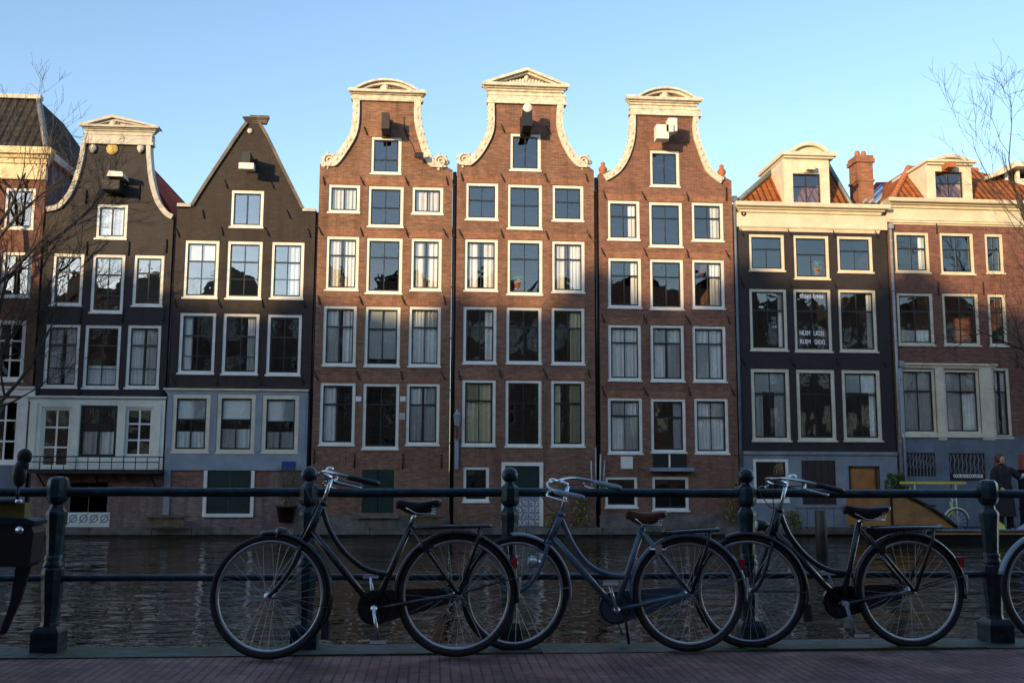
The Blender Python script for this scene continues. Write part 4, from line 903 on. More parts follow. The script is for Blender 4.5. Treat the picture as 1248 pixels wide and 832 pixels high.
# ------------------------------------------------------------------ quay ledge at the foot of the houses
mb = MB(); x = fx(-150)
rr = random.Random(11)
while x < fx(1345):
    L = rr.uniform(1.2, 2.6); mb.box(x+.01, x+L-.01, YF-.42, YF+.02-.03, fz(650), fz(642.5)+rr.uniform(-.02, .03)); x += L
tag(mb.build('quay_ledge', M['stone']), 'long low stone ledge at the waterline below all the facades', 'ledge')
tag(MB().box(fx(-150), fx(1345), YF-.3, YF-.011, WZ-.5, fz(650)-.002).build('ledge_footing', M['stoned']), 'slimy footing under the long stone ledge, coloured black for its shadow', 'footing')  # dark strip painted in for the waterline shadow below the ledge
# ------------------------------------------------------------------ trees and plants
def tree(base, h, label, seed, spread=.55, limbs=9, lean=(0, 0), trunk_r=.2, first=.28, twig=.008, group='bare street trees', depthmax=4, keep=None, kids=(0, 7, 6, 5)):
    KD = kids
    rr = random.Random(seed); root = empty('bare_tree', base, label, 'tree', group); T = MB(); K = MB()
    def branch(p, d, L, r, lev):
        n = 6 if lev < 2 else 4; pts = [p]; rad = [r]; q = p.copy(); dd = d.copy()
        for i in range(n):
            dd = (dd+Vector((rr.gauss(0, .13), rr.gauss(0, .13), rr.gauss(.06, .1)))).normalized(); q = q+dd*L/n
            if keep and lev > 0 and not keep(Vector(base)+q): break
            pts.append(q.copy()); rad.append(max(twig*.6, r*(1-.8*(i+1)/n)))
        if len(pts) < 2: return
        (T if lev == 0 else K).tube(pts, rad, 10 if lev == 0 else 6 if lev == 1 else 4 if lev == 2 else 3, cap=False)
        if lev >= depthmax: return
        kids = limbs if lev == 0 else KD[lev]
        for k in range(kids):
            t = (first+(1-first)*(k+rr.random()*.7)/kids) if lev == 0 else rr.uniform(.2, 1)
            i = min(len(pts)-2, int(t*(len(pts)-1))); f = t*(len(pts)-1)-i; b_ = pts[i].lerp(pts[i+1], min(1, f))
            ax = (pts[i+1]-pts[i]).normalized(); u, w_ = orth(ax); a_ = rr.uniform(0, 2*math.pi)
            ang = rr.uniform(.5, 1.0) if lev == 0 else rr.uniform(.4, .9)
            nd = (ax*math.cos(ang)+(u*math.cos(a_)+w_*math.sin(a_))*math.sin(ang)); nd.z += .1
            Ln = h*spread*rr.uniform(.75, 1.1)*(1-.35*t) if lev == 0 else L*rr.uniform(.4, .65)
            branch(b_, nd.normalized(), Ln, max(twig, rad[i]*rr.uniform(.45, .65)), lev+1)
    branch(Vector((0, 0, 0)), Vector((lean[0], lean[1], 1)).normalized(), h*.75, trunk_r, 0)
    T.build('trunk', M['bark'], root); K.build('crown', M['bark'], root); return root
# two trees at the foot of the far row, trunks just outside the picture; three along the near street
bl = at(-75, 640, 33.5); br_ = at(1372, 640, 33.5)
tree((bl.x, 33.6, WZ+.3), 16.5, 'bare tree whose branches cross the red brick house at the left edge', 21, .36, 15, trunk_r=.24, twig=.008, first=.2, kids=(0, 7, 5, 4))
tree((br_.x, 33.6, WZ+.3), 17.6, 'bare tree whose twigs reach over the orange roof at the right edge', 34, .34, 11, trunk_r=.17, twig=.008, first=.22, kids=(0, 6, 4, 3))
mb = MB(); mb.box(bl.x-3, bl.x+.6, 32.9, YF-.4, WZ-.3, WZ+.32); tag(mb.build('tree_platform', M['stone']), 'stone quay platform carrying the bare tree at the left edge', 'platform')
mb = MB(); mb.box(br_.x-.6, br_.x+3, 32.9, YF-.4, WZ-.3, WZ+.32); tag(mb.build('tree_platform', M['stone']), 'stone quay platform carrying the bare tree at the right edge', 'platform')
for i, (x, y, h) in enumerate(((-17, 1., 14), (-6, -.5, 13), (14, 0, 15))):
    tree((x, y, 0), h, ('bare elm on the near street reflected in the left windows', 'bare elm behind the viewpoint reflected in the middle windows', 'bare elm on the near street reflected in the right windows')[i], 50+i, .5, 12, trunk_r=.25, first=.4, twig=.01, depthmax=3)
def leafclump(name, p, rx, rz, label, cat, m='leaf', n=260, seed=0, up=False, pot=None, group=None):
    rr = random.Random(seed); root = empty(name, p, label, cat, group); K = MB(); S = MB()
    for i in range(n):
        a_ = rr.uniform(0, 6.28); r_ = rx*math.sqrt(rr.random()); z_ = rr.random()
        q = Vector((r_*math.cos(a_)*(1-.4*z_ if not up else .4+.7*z_), r_*math.sin(a_)*.6, rz*z_))
        s_ = rr.uniform(.03, .075); d = Vector((rr.gauss(0, 1), rr.gauss(0, 1), rr.gauss(0, 1))).normalized()*s_; e = orth(d)[0]*s_*.5
        if up: d = Vector((rr.gauss(0, .35), rr.gauss(0, .3), 1)).normalized()*s_*2.5; e = orth(d)[0]*.012
        K.quad(q-d, q-e, q+d, q+e)
    for i in range(8): a_ = rr.uniform(0, 6.28); S.tube([(0, 0, 0), (rx*.3*math.cos(a_), rx*.2*math.sin(a_), rz*.5), (rx*.6*math.cos(a_), rx*.4*math.sin(a_), rz*.85)], [.014, .01, .005], 4)
    K.build('foliage', M[m], root); S.build('stem', M['wood'], root)
    if pot:
        MB().lathe([(pot*.7, -pot*1.6), (pot, -.02), (pot*1.08, -.02), (pot*1.08, .05), (pot*.9, .05), (pot*.9, 0)], (0, 0, 0), 14).build('pot', M['brownp'], root)
    return root
def fp(px, py, d=.25): return at(px, py, YF-d)
leafclump('potted_grass', fp(349, 617), .55, 1.35, 'tall yellowed grass in dark pot left of the wide brown brick house', 'potted plant', 'leaf', 420, 1, True, .34)
leafclump('ivy', fp(708, 640), .42, 1.3, 'green ivy climbing the wall corner below the leaning poles', 'ivy', 'leaf', 420, 2)
leafclump('ivy', fp(893, 638), .3, 1.5, 'green ivy at the foot of the grey downpipe', 'ivy', 'leaf', 330, 3)
leafclump('shrub', fp(518, 640), .5, .95, 'sparse yellow green shrub beside the wooden landing shelf', 'shrub', 'leaf', 170, 4)
leafclump('shrub', fp(676, 641), .35, .5, 'low dry shrub at the grey lattice door', 'shrub', 'leaf', 150, 6)
leafclump('shrub', fp(967, 643), .36, .6, 'small bright yellow green shrub against the pale grey plinth', 'shrub', 'leaf', 300, 5)
leafclump('box_bush', fp(1092, 597, 1.8), .48, .58, 'rounded dark green bush above the ochre boat', 'bush', 'leafg', 900, 8, False, .3)

def sillpot(px, py, label, r=.1, h=.3, seed=0):
    p = at(px, py, YF+.2); root = empty('house_plant', p, label, 'house plant')
    MB().lathe([(r*.7, 0), (r, r*1.6), (r*1.08, r*1.6), (r*1.08, r*1.9), (r*.9, r*1.9), (r*.9, r*1.7)], (0, 0, 0), 12).build('pot', M['terr'], root)
    K = MB(); rr = random.Random(seed)
    for i in range(70):
        q = Vector((rr.gauss(0, r*.9), rr.gauss(0, .02), r*1.9+h*rr.random())); d = Vector((rr.gauss(0, 1), rr.gauss(0, .3), rr.gauss(.6, 1))).normalized()*.06; e = Vector((.02, 0, .005)); K.quad(q-d, q-e, q+d, q+e)
    K.build('foliage', M['leafg'], root)
sillpot(631, 353, 'small green plant in terracotta pot inside the third storey middle window of the tallest house', .14, .25, 1)
sillpot(417, 349, 'house plant between white curtains in the brown brick house, left window of its third row', .08, .22, 2)
sillpot(519, 349.5, 'house plant between white curtains in the brown brick house, right window of its third row', .08, .22, 3)
sillpot(996, 335, 'potted plant behind the middle top window of the charcoal house', .12, .3, 4)
# mooring shelves, lantern, poles, pole in the water
def shelf(px, py, w_, label):
    p = fp(px, py, .6); root = empty('landing_shelf', p, label, 'landing shelf', 'timber shelves at the waterline')
    MB().box(-w_/2, w_/2, -.35, .2, -.06, 0).build('board', M['wood'], root)
    MB().box(-w_/2+.05, w_/2-.05, -.3, -.24, -.35, -.061).box(-w_/2+.05, -w_/2+.15, -.24, .2, -.35, -.061).build('bracket', M['wood'], root)
shelf(205, 628, 1.3, 'weathered timber shelf below the corner of the blue grey ground floor'); shelf(522, 627, 1.1, 'timber shelf under the black downpipe beside the centre house')
p = fp(1000, 622, 8); mb = MB(); mb.lathe([(.16, WZ-.6), (.165, p.z-.03), (.15, p.z), (.01, p.z+.01)], (p.x, p.y, 0), 12); tag(mb.build('mooring_pole', M['stoned']), 'dark round mooring pole standing in the canal', 'mooring pole')
p = fp(557, 520, .3); root = empty('wall_lantern', p, 'small grey lantern on the wall between the two tallest brick houses', 'lantern')
mb = MB(); mb.lathe([(.03, 0), (.09, .05), (.13, .4), (.15, .42), (.05, .55), (.02, .62)], (0, 0, 0), 6, smooth=False); mb.build('lamp_housing', M['bluegrey'], root)
MB().tube([(0, 0, .02), (0, .02, -.35), (0, .3, -.5)], .022, 6).build('bracket', M['iron'], root); MB().box(-.07, .07, .2, .3, -1.5, -.4).build('back_plate', M['bluegrey'], root)
for i, (px_, t_, b_, m_, lab) in enumerate(((721.5, 561, 600, 'greyw', 'leftmost'), (726, 545, 612, 'zinc', 'tallest pale'), (731, 553, 604, 'greyw', 'short middle'), (735, 560, 600, 'zinc', 'rightmost'))):
    p0, p1 = fp(px_, b_, .2), fp(px_+[-1, 0, 1, 2][i], t_, .12)
    tag(MB().tube([p0, p1], .03, 6).build('boat_pole', M[m_]), f'{lab} pole of four leaning on the wall beside the black downpipe', 'pole', 'poles leaning on the wall')

# ------------------------------------------------------------------ near-side street of houses behind the viewpoint (shade the lower facades, mirrored in glass)
YN = -7.5
rr = random.Random(90); x = -74.; i = 0; tmpl = None
while x < 52:
    wd = rr.uniform(5.4, 7.4); gt = rr.choice(('neck', 'step', 'cornice', 'spout', 'cornice')); hh = rr.uniform(12.2, 12.8) if gt != 'cornice' else rr.uniform(13.2, 14.2); hh += 2.6 if x < -52 else 1.5 if x < -44 else 1.8 if x > -31 else .3
    m = M['near1'] if rr.random() < .55 else M['near2']
    root = empty('street_house', (x+wd/2, YN, 0), None, 'house', 'houses along the near street'); a_ = wd/2-.03; g = {'neck': 2.6, 'step': 2.3, 'cornice': .3, 'spout': 2.6}[gt]
    word = {'neck': 'neck gabled', 'step': 'step gabled', 'cornice': 'flat corniced', 'spout': 'pointed gabled'}[gt]
    root['label'] = word+(' reddish' if m is M['near1'] else ' dark')+' brick house on the near street mirrored in the far windows'
    if gt == 'neck': top = [(a_, hh), (a_*.8, hh+.3), (a_*.5, hh+1.2), (a_*.42, hh+g), (0, hh+g+.4), (-a_*.42, hh+g), (-a_*.5, hh+1.2), (-a_*.8, hh+.3), (-a_, hh)]
    elif gt == 'step': top = [(a_, hh), (a_*.75, hh), (a_*.75, hh+.8), (a_*.5, hh+.8), (a_*.5, hh+1.6), (a_*.22, hh+1.6), (a_*.22, hh+g), (-a_*.22, hh+g), (-a_*.22, hh+1.6), (-a_*.5, hh+1.6), (-a_*.5, hh+.8), (-a_*.75, hh+.8), (-a_*.75, hh), (-a_, hh)]
    elif gt == 'spout': top = [(a_, hh), (.3, hh+g), (-.3, hh+g), (-a_, hh)]
    else: top = [(a_, hh+.5), (-a_, hh+.5)]
    holes = []; wins = []
    for fl in range(4):
        for c_ in (-1, 0, 1):
            wx, wz = c_*wd*.3, 1.2+fl*3.3; holes.append(rect(wx-.55, wx+.55, wz, wz+1.9)); wins.append((wx, wz))
    mb = flat([(-a_, -.3), (a_, -.3)]+top, holes, -.3, 0); mb.box(-a_, -a_+.3, -9, -.3, -.3, hh-.1); mb.box(a_-.3, a_, -9, -.3, -.3, hh-.1); mb.box(-a_+.3, a_-.3, -9, -8.7, -.3, hh-.1)
    mb.build('wall', m, root)
    q = .2; bm_ = roofmesh([[(-a_, -.35, hh-.1), (0, -.35, hh+1.9), (0, -9, hh+1.9), (-a_, -9, hh-.1)], [(a_, -9, hh-.1), (0, -9, hh+1.9), (0, -.35, hh+1.9), (a_, -.35, hh-.1)]])
    link('roof', bm_, M['tiled'], root)
    if tmpl is None:
        f = MB()
        for (aa, bb, cc, dd) in ((-.55, -.45, 0, 1.9), (.45, .55, 0, 1.9), (-.45, .45, 0, .1), (-.45, .45, 1.8, 1.9), (-.45, .45, 1.15, 1.21), (-.02, .02, .1, 1.8)): f.box(aa, bb, -.12, -.03, cc, dd)
        tmpl = f.mesh('window'); tmpl.materials.append(M['white'])
        g_ = MB().quad((-.45, -.08, .1), (.45, -.08, .1), (.45, -.08, 1.8), (-.45, -.08, 1.8)); tg = g_.mesh('pane'); tg.materials.append(M['glass'])
    for wx, wz in wins:
        o = link('window', tmpl, None, root, (wx, 0, wz)); link('pane', tg, None, o)
    x += wd; i += 1

# ------------------------------------------------------------------ railing
RX = lambda px: fx(px, 690, YR)
rail = empty('canal_railing', (0, YR, 0), 'dark teal iron railing with ornate posts along the canal edge', 'railing')
def post(px, ball):
    x = RX(px); mb = MB(); s8 = dict(n=8, rot=math.pi/8, smooth=False)
    def k(r): return .84*r/math.cos(math.pi/8)
    mb.lathe([(.11, 0), (.11, .115), (.1, .13), (.08, .15)], (x, 0, .005), 4, rot=math.pi/4, smooth=False)
    mb.lathe([(k(.066), .13), (k(.052), .18), (k(.056), .26), (k(.066), .38), (k(.07), .44), (k(.068), .49), (k(.058), .505)], (x, 0, 0), **s8)
    mb.lathe([(.05, .49), (.057, .515), (.052, .53), (.045, .54), (.052, .555), (.044, .575)], (x, 0, 0), 16)
    mb.lathe([(k(.046), .56), (k(.05), .62), (k(.06), .77), (k(.066), .82), (k(.064), .835), (k(.045), .86), (k(.04), .88), (k(.06), .9), (k(.07), .925), (k(.07), 1.005), (k(.064), 1.03), (k(.05), 1.045), (k(.01), 1.052)] if not ball else
             [(k(.046), .56), (k(.05), .62), (k(.06), .77), (k(.066), .82), (k(.064), .835), (k(.045), .86), (k(.04), .87), (k(.062), .89), (k(.068), .91), (k(.066), .985), (k(.055), 1.0), (k(.035), 1.012), (k(.03), 1.03)], (x, 0, 0), **s8)
    if ball: mb.ball((x, 0, 1.068), .051, 18)
    mb.v = [(a_, b_, c_*.968) for a_, b_, c_ in mb.v]
    return mb.build('post', M['rail'], rail)
def wob(x0, x1, z, r, n):
    mb = MB(); rr = random.Random(int(z*100)); pts = [(x0+(x1-x0)*i/40, rr.uniform(-.003, .003), z+rr.uniform(-.003, .003)) for i in range(41)]
    return mb.tube(pts, r, n)
for px_, bl_ in ((-229, 1), (65, 0), (374, 1), (621, 1), (912, 1), (1209, 0), (1500, 1)): post(px_, bl_)
post(-530, 1); post(1800, 1)
wob(-9, 9, .926, .0275, 14).build('top_rail', M['rail'], rail); wob(-9, 9, .42, .019, 12).build('lower_rail', M['rail'], rail)
for px_ in (-530, 1800): pass

# ------------------------------------------------------------------ bicycles
def bike(label, hubs, Y0, Y1, lean, paint, K, tyrem='tyre', saddlem='leatherk', Rw=.348, steer=0, spokes=True, opts={}):
    """hubs: front and rear hub pixel x; K: measured pixel points on the bicycle's own leaning plane"""
    def gp(px, Y): return at(px, 760, Y)
    A_, B_ = gp(hubs[0], Y0), gp(hubs[1], Y1); A_.z = B_.z = 0
    ex = (B_-A_).normalized(); h = Vector((-ex.y, ex.x, 0)); ez = (Vector((0, 0, 1))*math.cos(lean)+h*math.sin(lean)); ey = ez.cross(ex)
    org = A_.copy(); nrm = ey
    def L(px, py, y=0.):                 # pixel -> local (s, y, h)
        d = ray(px, py); t = (org-EYE).dot(nrm)/d.dot(nrm); q = EYE+d*t-org; return Vector((q.dot(ex), y, q.dot(ez)))
    root = empty('bicycle', (0, 0, 0), label, 'bicycle', 'bicycles leaning on the canal railing')
    root.matrix_world = Matrix(((ex.x, ey.x, ez.x, org.x), (ex.y, ey.y, ez.y, org.y), (ex.z, ey.z, ez.z, org.z+.002), (0, 0, 0, 1)))
    s1 = (B_-A_).length; fh, rh = Vector((0, 0, Rw)), Vector((s1, 0, Rw))
    def wheel(name, c, yaw, tm):
        w_ = MB(); w_.torus((0, 0, 0), Rw-.02, .0195, 72, 10, sy=.95); o = w_.build(name, M[tm], root, c); o.rotation_euler = (0, 0, yaw)
        r_ = MB(); r_.torus((0, 0, 0), Rw-.043, .011, 72, 8, sy=1.3); r_.build('rim', M['rim'], o)
        s_ = MB(); n = 36
        for i in range(n):
            a = 2*math.pi*i/n; sd_ = 1 if i % 2 else -1; off = (.45 if (i//2) % 2 else -.45)
            s_.tube([(.022*math.cos(a+off*2.6), sd_*.028, .022*math.sin(a+off*2.6)), ((Rw-.05)*math.cos(a), 0, (Rw-.05)*math.sin(a))], .0011, 4, cap=False)
        s_.build('spokes', M['spoke'], o)
        h_ = MB(); h_.lathe([(.012, -.045), (.024, -.034), (.024, -.026), (.013, -.022), (.013, .022), (.024, .026), (.024, .034), (.012, .045)], (0, 0, 0), 14, 'y'); h_.tube([(0, -.06, 0), (0, .06, 0)], .006, 8); h_.build('hub', M['chrome'], o)
        return o
    fw_ = wheel('front_wheel', fh, steer, 'tyre'); wheel('rear_wheel', rh, 0, tyrem)
    pm_ = M[paint]; bb = L(*K['bb']); st = L(*K['seat']); ht = L(*K['head_top']); hb_ = L(*K['head_bot'])
    fr = MB(); fr.tube([ht, hb_], .0215, 12); fr.tube([bb, st], .018, 10); fr.tube([L(*K['down']), bb], .02, 10)
    fr.tube(smoothpts([L(*q) for q in K['top']], 6), .0155, 10)
    for sy in (-.055, .055):
        fr.tube([bb+Vector((.01, sy*.5, 0)), rh+Vector((0, sy, 0))], .0125, 8); fr.tube([st+Vector((.0, sy*.3, -.02)), rh+Vector((0, sy, .01))], .0105, 8)
    fr.tube([bb-Vector((0, .04, 0)), bb+Vector((0, .04, 0))], .024, 12)
    for q in (ht, hb_): d = (ht-hb_).normalized()*.012; fr.tube([q-d, q+d], .023, 12)
    fr.build('frame', pm_, root)
    fk = MB(); cr = L(*K['crown']); curve = [L(*q) for q in K['fork']]
    for sy in (-.052, .052): fk.tube(smoothpts([cr+Vector((0, sy*.75, 0))]+[q+Vector((0, sy, 0)) for q in curve]+[fh+Vector((0, sy, 0))], 5), .0125, 8)
    fk.tube([cr-Vector((0, .05, 0)), cr+Vector((0, .05, 0))], .016, 8); fk.tube([cr, hb_], .016, 8); fk.build('fork', pm_, root)
    def guard(name, c, a0, a1, yaw, m, r_=Rw+.014):
        g = MB(); n = 40; cs = [(-.028, -.014), (-.024, -.004), (-.012, .003), (0, .005), (.012, .003), (.024, -.004), (.028, -.014)]; vs = []
        for i in range(n+1):
            a = R(a0+(a1-a0)*i/n)
            for yy, dr in cs: vs.append(((r_+dr)*math.cos(a), yy, (r_+dr)*math.sin(a)))
            for yy, dr in cs[::-1]: vs.append(((r_+dr-.003)*math.cos(a), yy*.94, (r_+dr-.003)*math.sin(a)))
        q = 14; g.add(vs, [(i*q+k, i*q+(k+1) % q, (i+1)*q+(k+1) % q, (i+1)*q+k) for i in range(n) for k in range(q)]+[tuple(range(q)), tuple(range(n*q, n*q+q))], True)
        for aa in (a0+abs(a1-a0)*.12 if a0 < a1 else a0, ):
            for sy in (-.03, .03): g.tube([(0, sy*1.5, 0), ((r_-.01)*math.cos(R(aa)), sy, (r_-.01)*math.sin(R(aa)))], .003, 5)
        o = g.build(name, M[m], root, c); o.rotation_euler = (0, 0, yaw); return o
    g1 = guard('front_mudguard', fh, opts.get('fg0', -20), opts.get('fg1', 118), steer, opts.get('fgm', paint)); g2 = guard('rear_mudguard', rh, -8, 188, 0, paint)
    # mudflap
    MB().box(-.022, .022, -.025, .025, -.05, .05).build('mudflap', M['tyre'], g1, (math.cos(R(opts.get('fg0', -20)))*(Rw+.015), 0, math.sin(R(opts.get('fg0', -20)))*(Rw+.015)-.03)) if opts.get('flap', 1) else None
    # chain case and chainwheel on the far side
    c = MB(); r1, r2 = .098, .04; dx, dz = rh.x-bb.x, rh.z-bb.z; pts = []
    base = math.atan2(dz, dx)
    for i in range(17): a = base+math.pi/2+math.pi*i/16; pts.append((bb.x+r1*math.cos(a), bb.z+r1*math.sin(a)))
    for i in range(9): a = base-math.pi/2+math.pi*i/8; pts.append((rh.x+r2*math.cos(a), rh.z+r2*math.sin(a)))
    c.prism(pts, .045, .078); cc = c.build('chain_case', M[opts.get('case', 'bkblack')], root)
    MB().torus((bb.x, .042, bb.z), .088, .004, 30, 6).build('chainwheel', M['iron'], cc)
    # cranks
    ck = MB(); pe = L(*K['pedal']); d = Vector((pe.x-bb.x, 0, pe.z-bb.z)); d = d.normalized()*.17
    ck.tube([bb+Vector((0, -.07, 0)), bb+d+Vector((0, -.09, 0))], [.012, .009], 8); ck.tube([bb-Vector((0, .075, 0)), bb-Vector((0, .05, 0))], .02, 10)
    ck.tube([bb+Vector((0, .09, 0)), bb-d+Vector((0, .1, 0))], [.011, .009], 8); ck.tube([bb-Vector((0, .08, 0)), bb+Vector((0, .09, 0))], .01, 8); co = ck.build('crank', M[opts.get('crank', 'chrome')], root)
    for s_, yy in ((1, -.145), (-1, .155)):
        q = bb+d*s_; p_ = MB(); p_.box(q.x-.042, q.x+.042, yy-.045, yy+.045, q.z-.012, q.z+.012); p_.tube([(q.x, yy-.04, q.z), (q.x, yy+.05, q.z)], .007, 6); po = p_.build('pedal', M['plastic'], co)
        MB().box(q.x-.044, q.x+.044, yy-.05, yy-.046, q.z-.008, q.z+.01).box(q.x+.043, q.x+.046, yy-.035, yy+.035, q.z-.008, q.z+.01).build('pedal_reflector', M['whitel'], po)
    # saddle
    a, b_ = L(*K['sad0']), L(*K['sad1']); n = 14; vs = []; q = 12; ln = b_.x-a.x
    for i in range(n+1):
        t = i/n; hw_ = .018+.085*(max(0, t-.12)**1.15)*1.15 if t < .9 else .018+.085*(.78**1.15)*1.15*(1-(t-.9)*5.2)
        hw_ = .014 if t == 0 else hw_; zt_ = a.z+(b_.z-a.z)*t-.014*math.sin(math.pi*min(1, t*1.15))-(.012 if t == 0 else 0); th = .022+.03*math.sin(math.pi*min(1, t*.95+.05)); 
        for k in range(q):
            an = 2*math.pi*k/q; yy = hw_*math.cos(an); zz = math.sin(an)
            vs.append((a.x+ln*t, yy, zt_+(zz*.01 if zz > 0 else zz*th*1.4)-.012))
    sdl = MB().add(vs, [(i*q+k, i*q+(k+1) % q, (i+1)*q+(k+1) % q, (i+1)*q+k) for i in range(n) for k in range(q)]+[tuple(range(q)), tuple(range(n*q, n*q+q))], True).build('saddle', M[saddlem], root)
    sp = MB(); bx = a.x+ln*.82
    for sy in (-.055, .055):
        sp.tube([(bx+.012*math.cos(j*1.05), sy+.012*math.sin(j*1.05), b_.z-.085+j*.0026) for j in range(22)], .003, 5)
        sp.tube([(a.x+.04, sy*.2, a.z-.045), (bx-.1, sy*.6, b_.z-.085), (bx+.01, sy, b_.z-.088)], .0045, 6)
    sp.tube([(bx, -.055, b_.z-.088), (bx, .055, b_.z-.088)], .0045, 6); sp.build('saddle_springs', M['chrome'], sdl)
    pt = L(*K['post_top']); pp = MB(); pp.tube([st, Vector((pt.x, 0, pt.z))], .0125, 10); pp.tube([Vector((pt.x-.02, 0, pt.z)), Vector((pt.x+.03, 0, pt.z))], .018, 8); pp.build('seat_post', M['chrome'], root)
    # luggage rack
    a, b_ = L(*K['rack0']), L(*K['rack1']); rk = MB(); wd_ = .06
    rk.tube([(a.x, -wd_, a.z), (b_.x, -wd_, b_.z), (b_.x+.012, 0, b_.z), (b_.x, wd_, b_.z), (a.x, wd_, a.z), (a.x-.02, 0, a.z)], .0115, 8, closed=True)
    for yy in (-.022, .022): rk.tube([(a.x, yy, a.z), (b_.x, yy, b_.z)], .008, 6)
    for t in (.25, .5, .75): q_ = a.lerp(b_, t); rk.tube([(q_.x, -wd_, q_.z), (q_.x, wd_, q_.z)], .0055, 6)
    for sy in (-1, 1):
        rk.tube([(b_.x-.05, sy*wd_, b_.z-.002), (b_.x-.07, sy*.058, b_.z-.08), (rh.x+.01, sy*.06, rh.z)], .0105, 7)
        rk.tube([(a.x+.02, sy*wd_, a.z), (st.x+.01, sy*.02, st.z-.03)], .006, 6)
    rk.tube([(a.x+(b_.x-a.x)*.55, -.02, a.z-.005), (rh.x+.01, -.02, rh.z+Rw+.03)], .005, 5)
    rack = rk.build('luggage_rack', M[opts.get('rackm', 'bkblack')], root)
    sb = MB(); 
    for yy in (-.012, 0, .012): sb.tube([(a.x, yy, a.z+.012), (b_.x-.01, yy, b_.z+.012)], .003, 5)
    sb.build('rack_strap', M['plastic'], rack)
    # handlebar
    s0 = L(*K['stem']); hb2 = MB(); cs, sn = math.cos(opts.get('bar', 0)), math.sin(opts.get('bar', 0)); tz = opts.get('bart', 0)
    def hp(s_, y_, z_): return Vector((s0.x+s_*cs-y_*sn, s_*sn+y_*cs, s0.z+z_+tz*y_))
    hb2.tube([ht, L(*K['stem'])], .0115, 10); hb2.tube([hp(0, 0, 0), hp(-.06, 0, .03)], .014, 8); st_o = hb2.build('stem', M['chrome'], root)
    bar = MB(); path = [(.2, -.285, -.035), (.08, -.29, -.01), (.0, -.26, .012), (-.05, -.18, .03), (-.065, -.08, .033), (-.06, 0, .03), (-.065, .08, .033), (-.05, .18, .03), (0, .26, .012), (.08, .29, -.01), (.2, .285, -.035)]
    bar.tube(smoothpts([hp(*q_) for q_ in path], 5), .0095, 10); bo = bar.build('handlebar', M['dchrome'], root)
    for k_, sgn in ((0, -1), (1, 1)):
        MB().tube([hp(.05, sgn*.285, -.005), hp(.08, sgn*.29, -.011), hp(.15, sgn*.288, -.025), hp(.21, sgn*.285, -.037), hp(.232, sgn*.284, -.042)], [.014, .017, .016, .017, .012], 10).build('grip', M[opts.get('gripm', 'plastic')], bo)
    for sgn in (-1, 1): MB().tube(smoothpts([hp(.0, sgn*.25, -.005), hp(-.01, sgn*.27, -.03), hp(.06, sgn*.28, -.05), hp(.13, sgn*.285, -.065)], 4), [.007]*13, 6).build('brake_lever', M['chrome'], bo)
    cb = MB()
    for sgn in (-1, 1): cb.tube(smoothpts([hp(-.01, sgn*.24, -.01), hp(-.13, sgn*.12, -.03), hp(-.1, sgn*.03, -.14), Vector((ht.x-.03, sgn*.02, ht.z)), Vector((cr.x-.02, sgn*.02, cr.z+.02))], 6), .003, 5)
    cb.build('brake_cable', M['plastic'], bo)
    mb_ = MB(); q_ = hp(-.03, -.15, .04); mb_.lathe([(.024, 0), (.024, .006), (.018, .016), (.003, .02)], q_, 14); mb_.build('bell', M['chrome'], bo)
    # lights
    hl = L(*K['lamp']); k_ = MB(); k_.lathe([(.012, .06), (.03, .035), (.036, 0), (.034, -.012), (.01, -.014)], (hl.x, 0, hl.z), 16, 'x'); k_.tube([(hl.x+.03, 0, hl.z-.02), (cr.x, 0, cr.z-.01)], .006, 6); lo_ = k_.build('headlight', M['bkblack' if not opts.get('lampc') else 'chrome'], root)
    MB().lathe([(.03, -.015), (.028, -.02), (.01, -.024)], (hl.x, 0, hl.z), 16, 'x').build('headlight_lens', M['whitel'], lo_)
    a = R(28); tp = rh+Vector(((Rw+.03)*math.cos(a), 0, (Rw+.03)*math.sin(a))); MB().box(tp.x-.012, tp.x+.016, -.022, .022, tp.z-.03, tp.z+.03).build('tail_light', M['redl'], root)
    a = R(12); tp = rh+Vector(((Rw+.026)*math.cos(a), 0, (Rw+.026)*math.sin(a))); MB().box(tp.x-.006, tp.x+.006, -.016, .016, tp.z-.05, tp.z+.02).build('rear_reflector', M['whitel'], root)
    # ring lock over the rear wheel
    lk = MB(); lc = rh+(st-rh).normalized()*(Rw*.94); lk.torus(lc, .045, .009, 20, 6, axis='z'); lk.box(lc.x-.02, lc.x+.02, -.06, -.042, lc.z-.03, lc.z+.03); lk.build('ring_lock', M['chrome' if opts.get('lampc') else 'plastic'], root)
    # stand
    if 'stand' in K:
        sb_ = L(*K['stand']); MB().tube([bb+Vector((.05, -.03, -.01)), Vector((sb_.x, -.06, max(.01, sb_.z)))], [.01, .008], 8).build('kickstand', M['iron'], root)
    return root
bike('black bicycle leaning leftmost of the row, front wheel before the second railing post', (327, 556.5), 5.87, 5.89, R(3), 'bkblack',
     dict(bb=(456, 741), seat=(501, 639), head_top=(394, 613), head_bot=(371, 661), down=(379, 647), crown=(367, 667), fork=[(356, 692), (341, 713)],
          top=[(393, 617), (400, 642), (418, 671), (445, 693), (476, 701)], pedal=(462, 780), sad0=(483, 607), sad1=(538, 608), post_top=(507, 622), rack0=(508, 643), rack1=(596, 641),
          stem=(404, 583), lamp=(341, 650)), steer=R(-9), opts=dict(bar=R(12), fg0=-25, fg1=100))
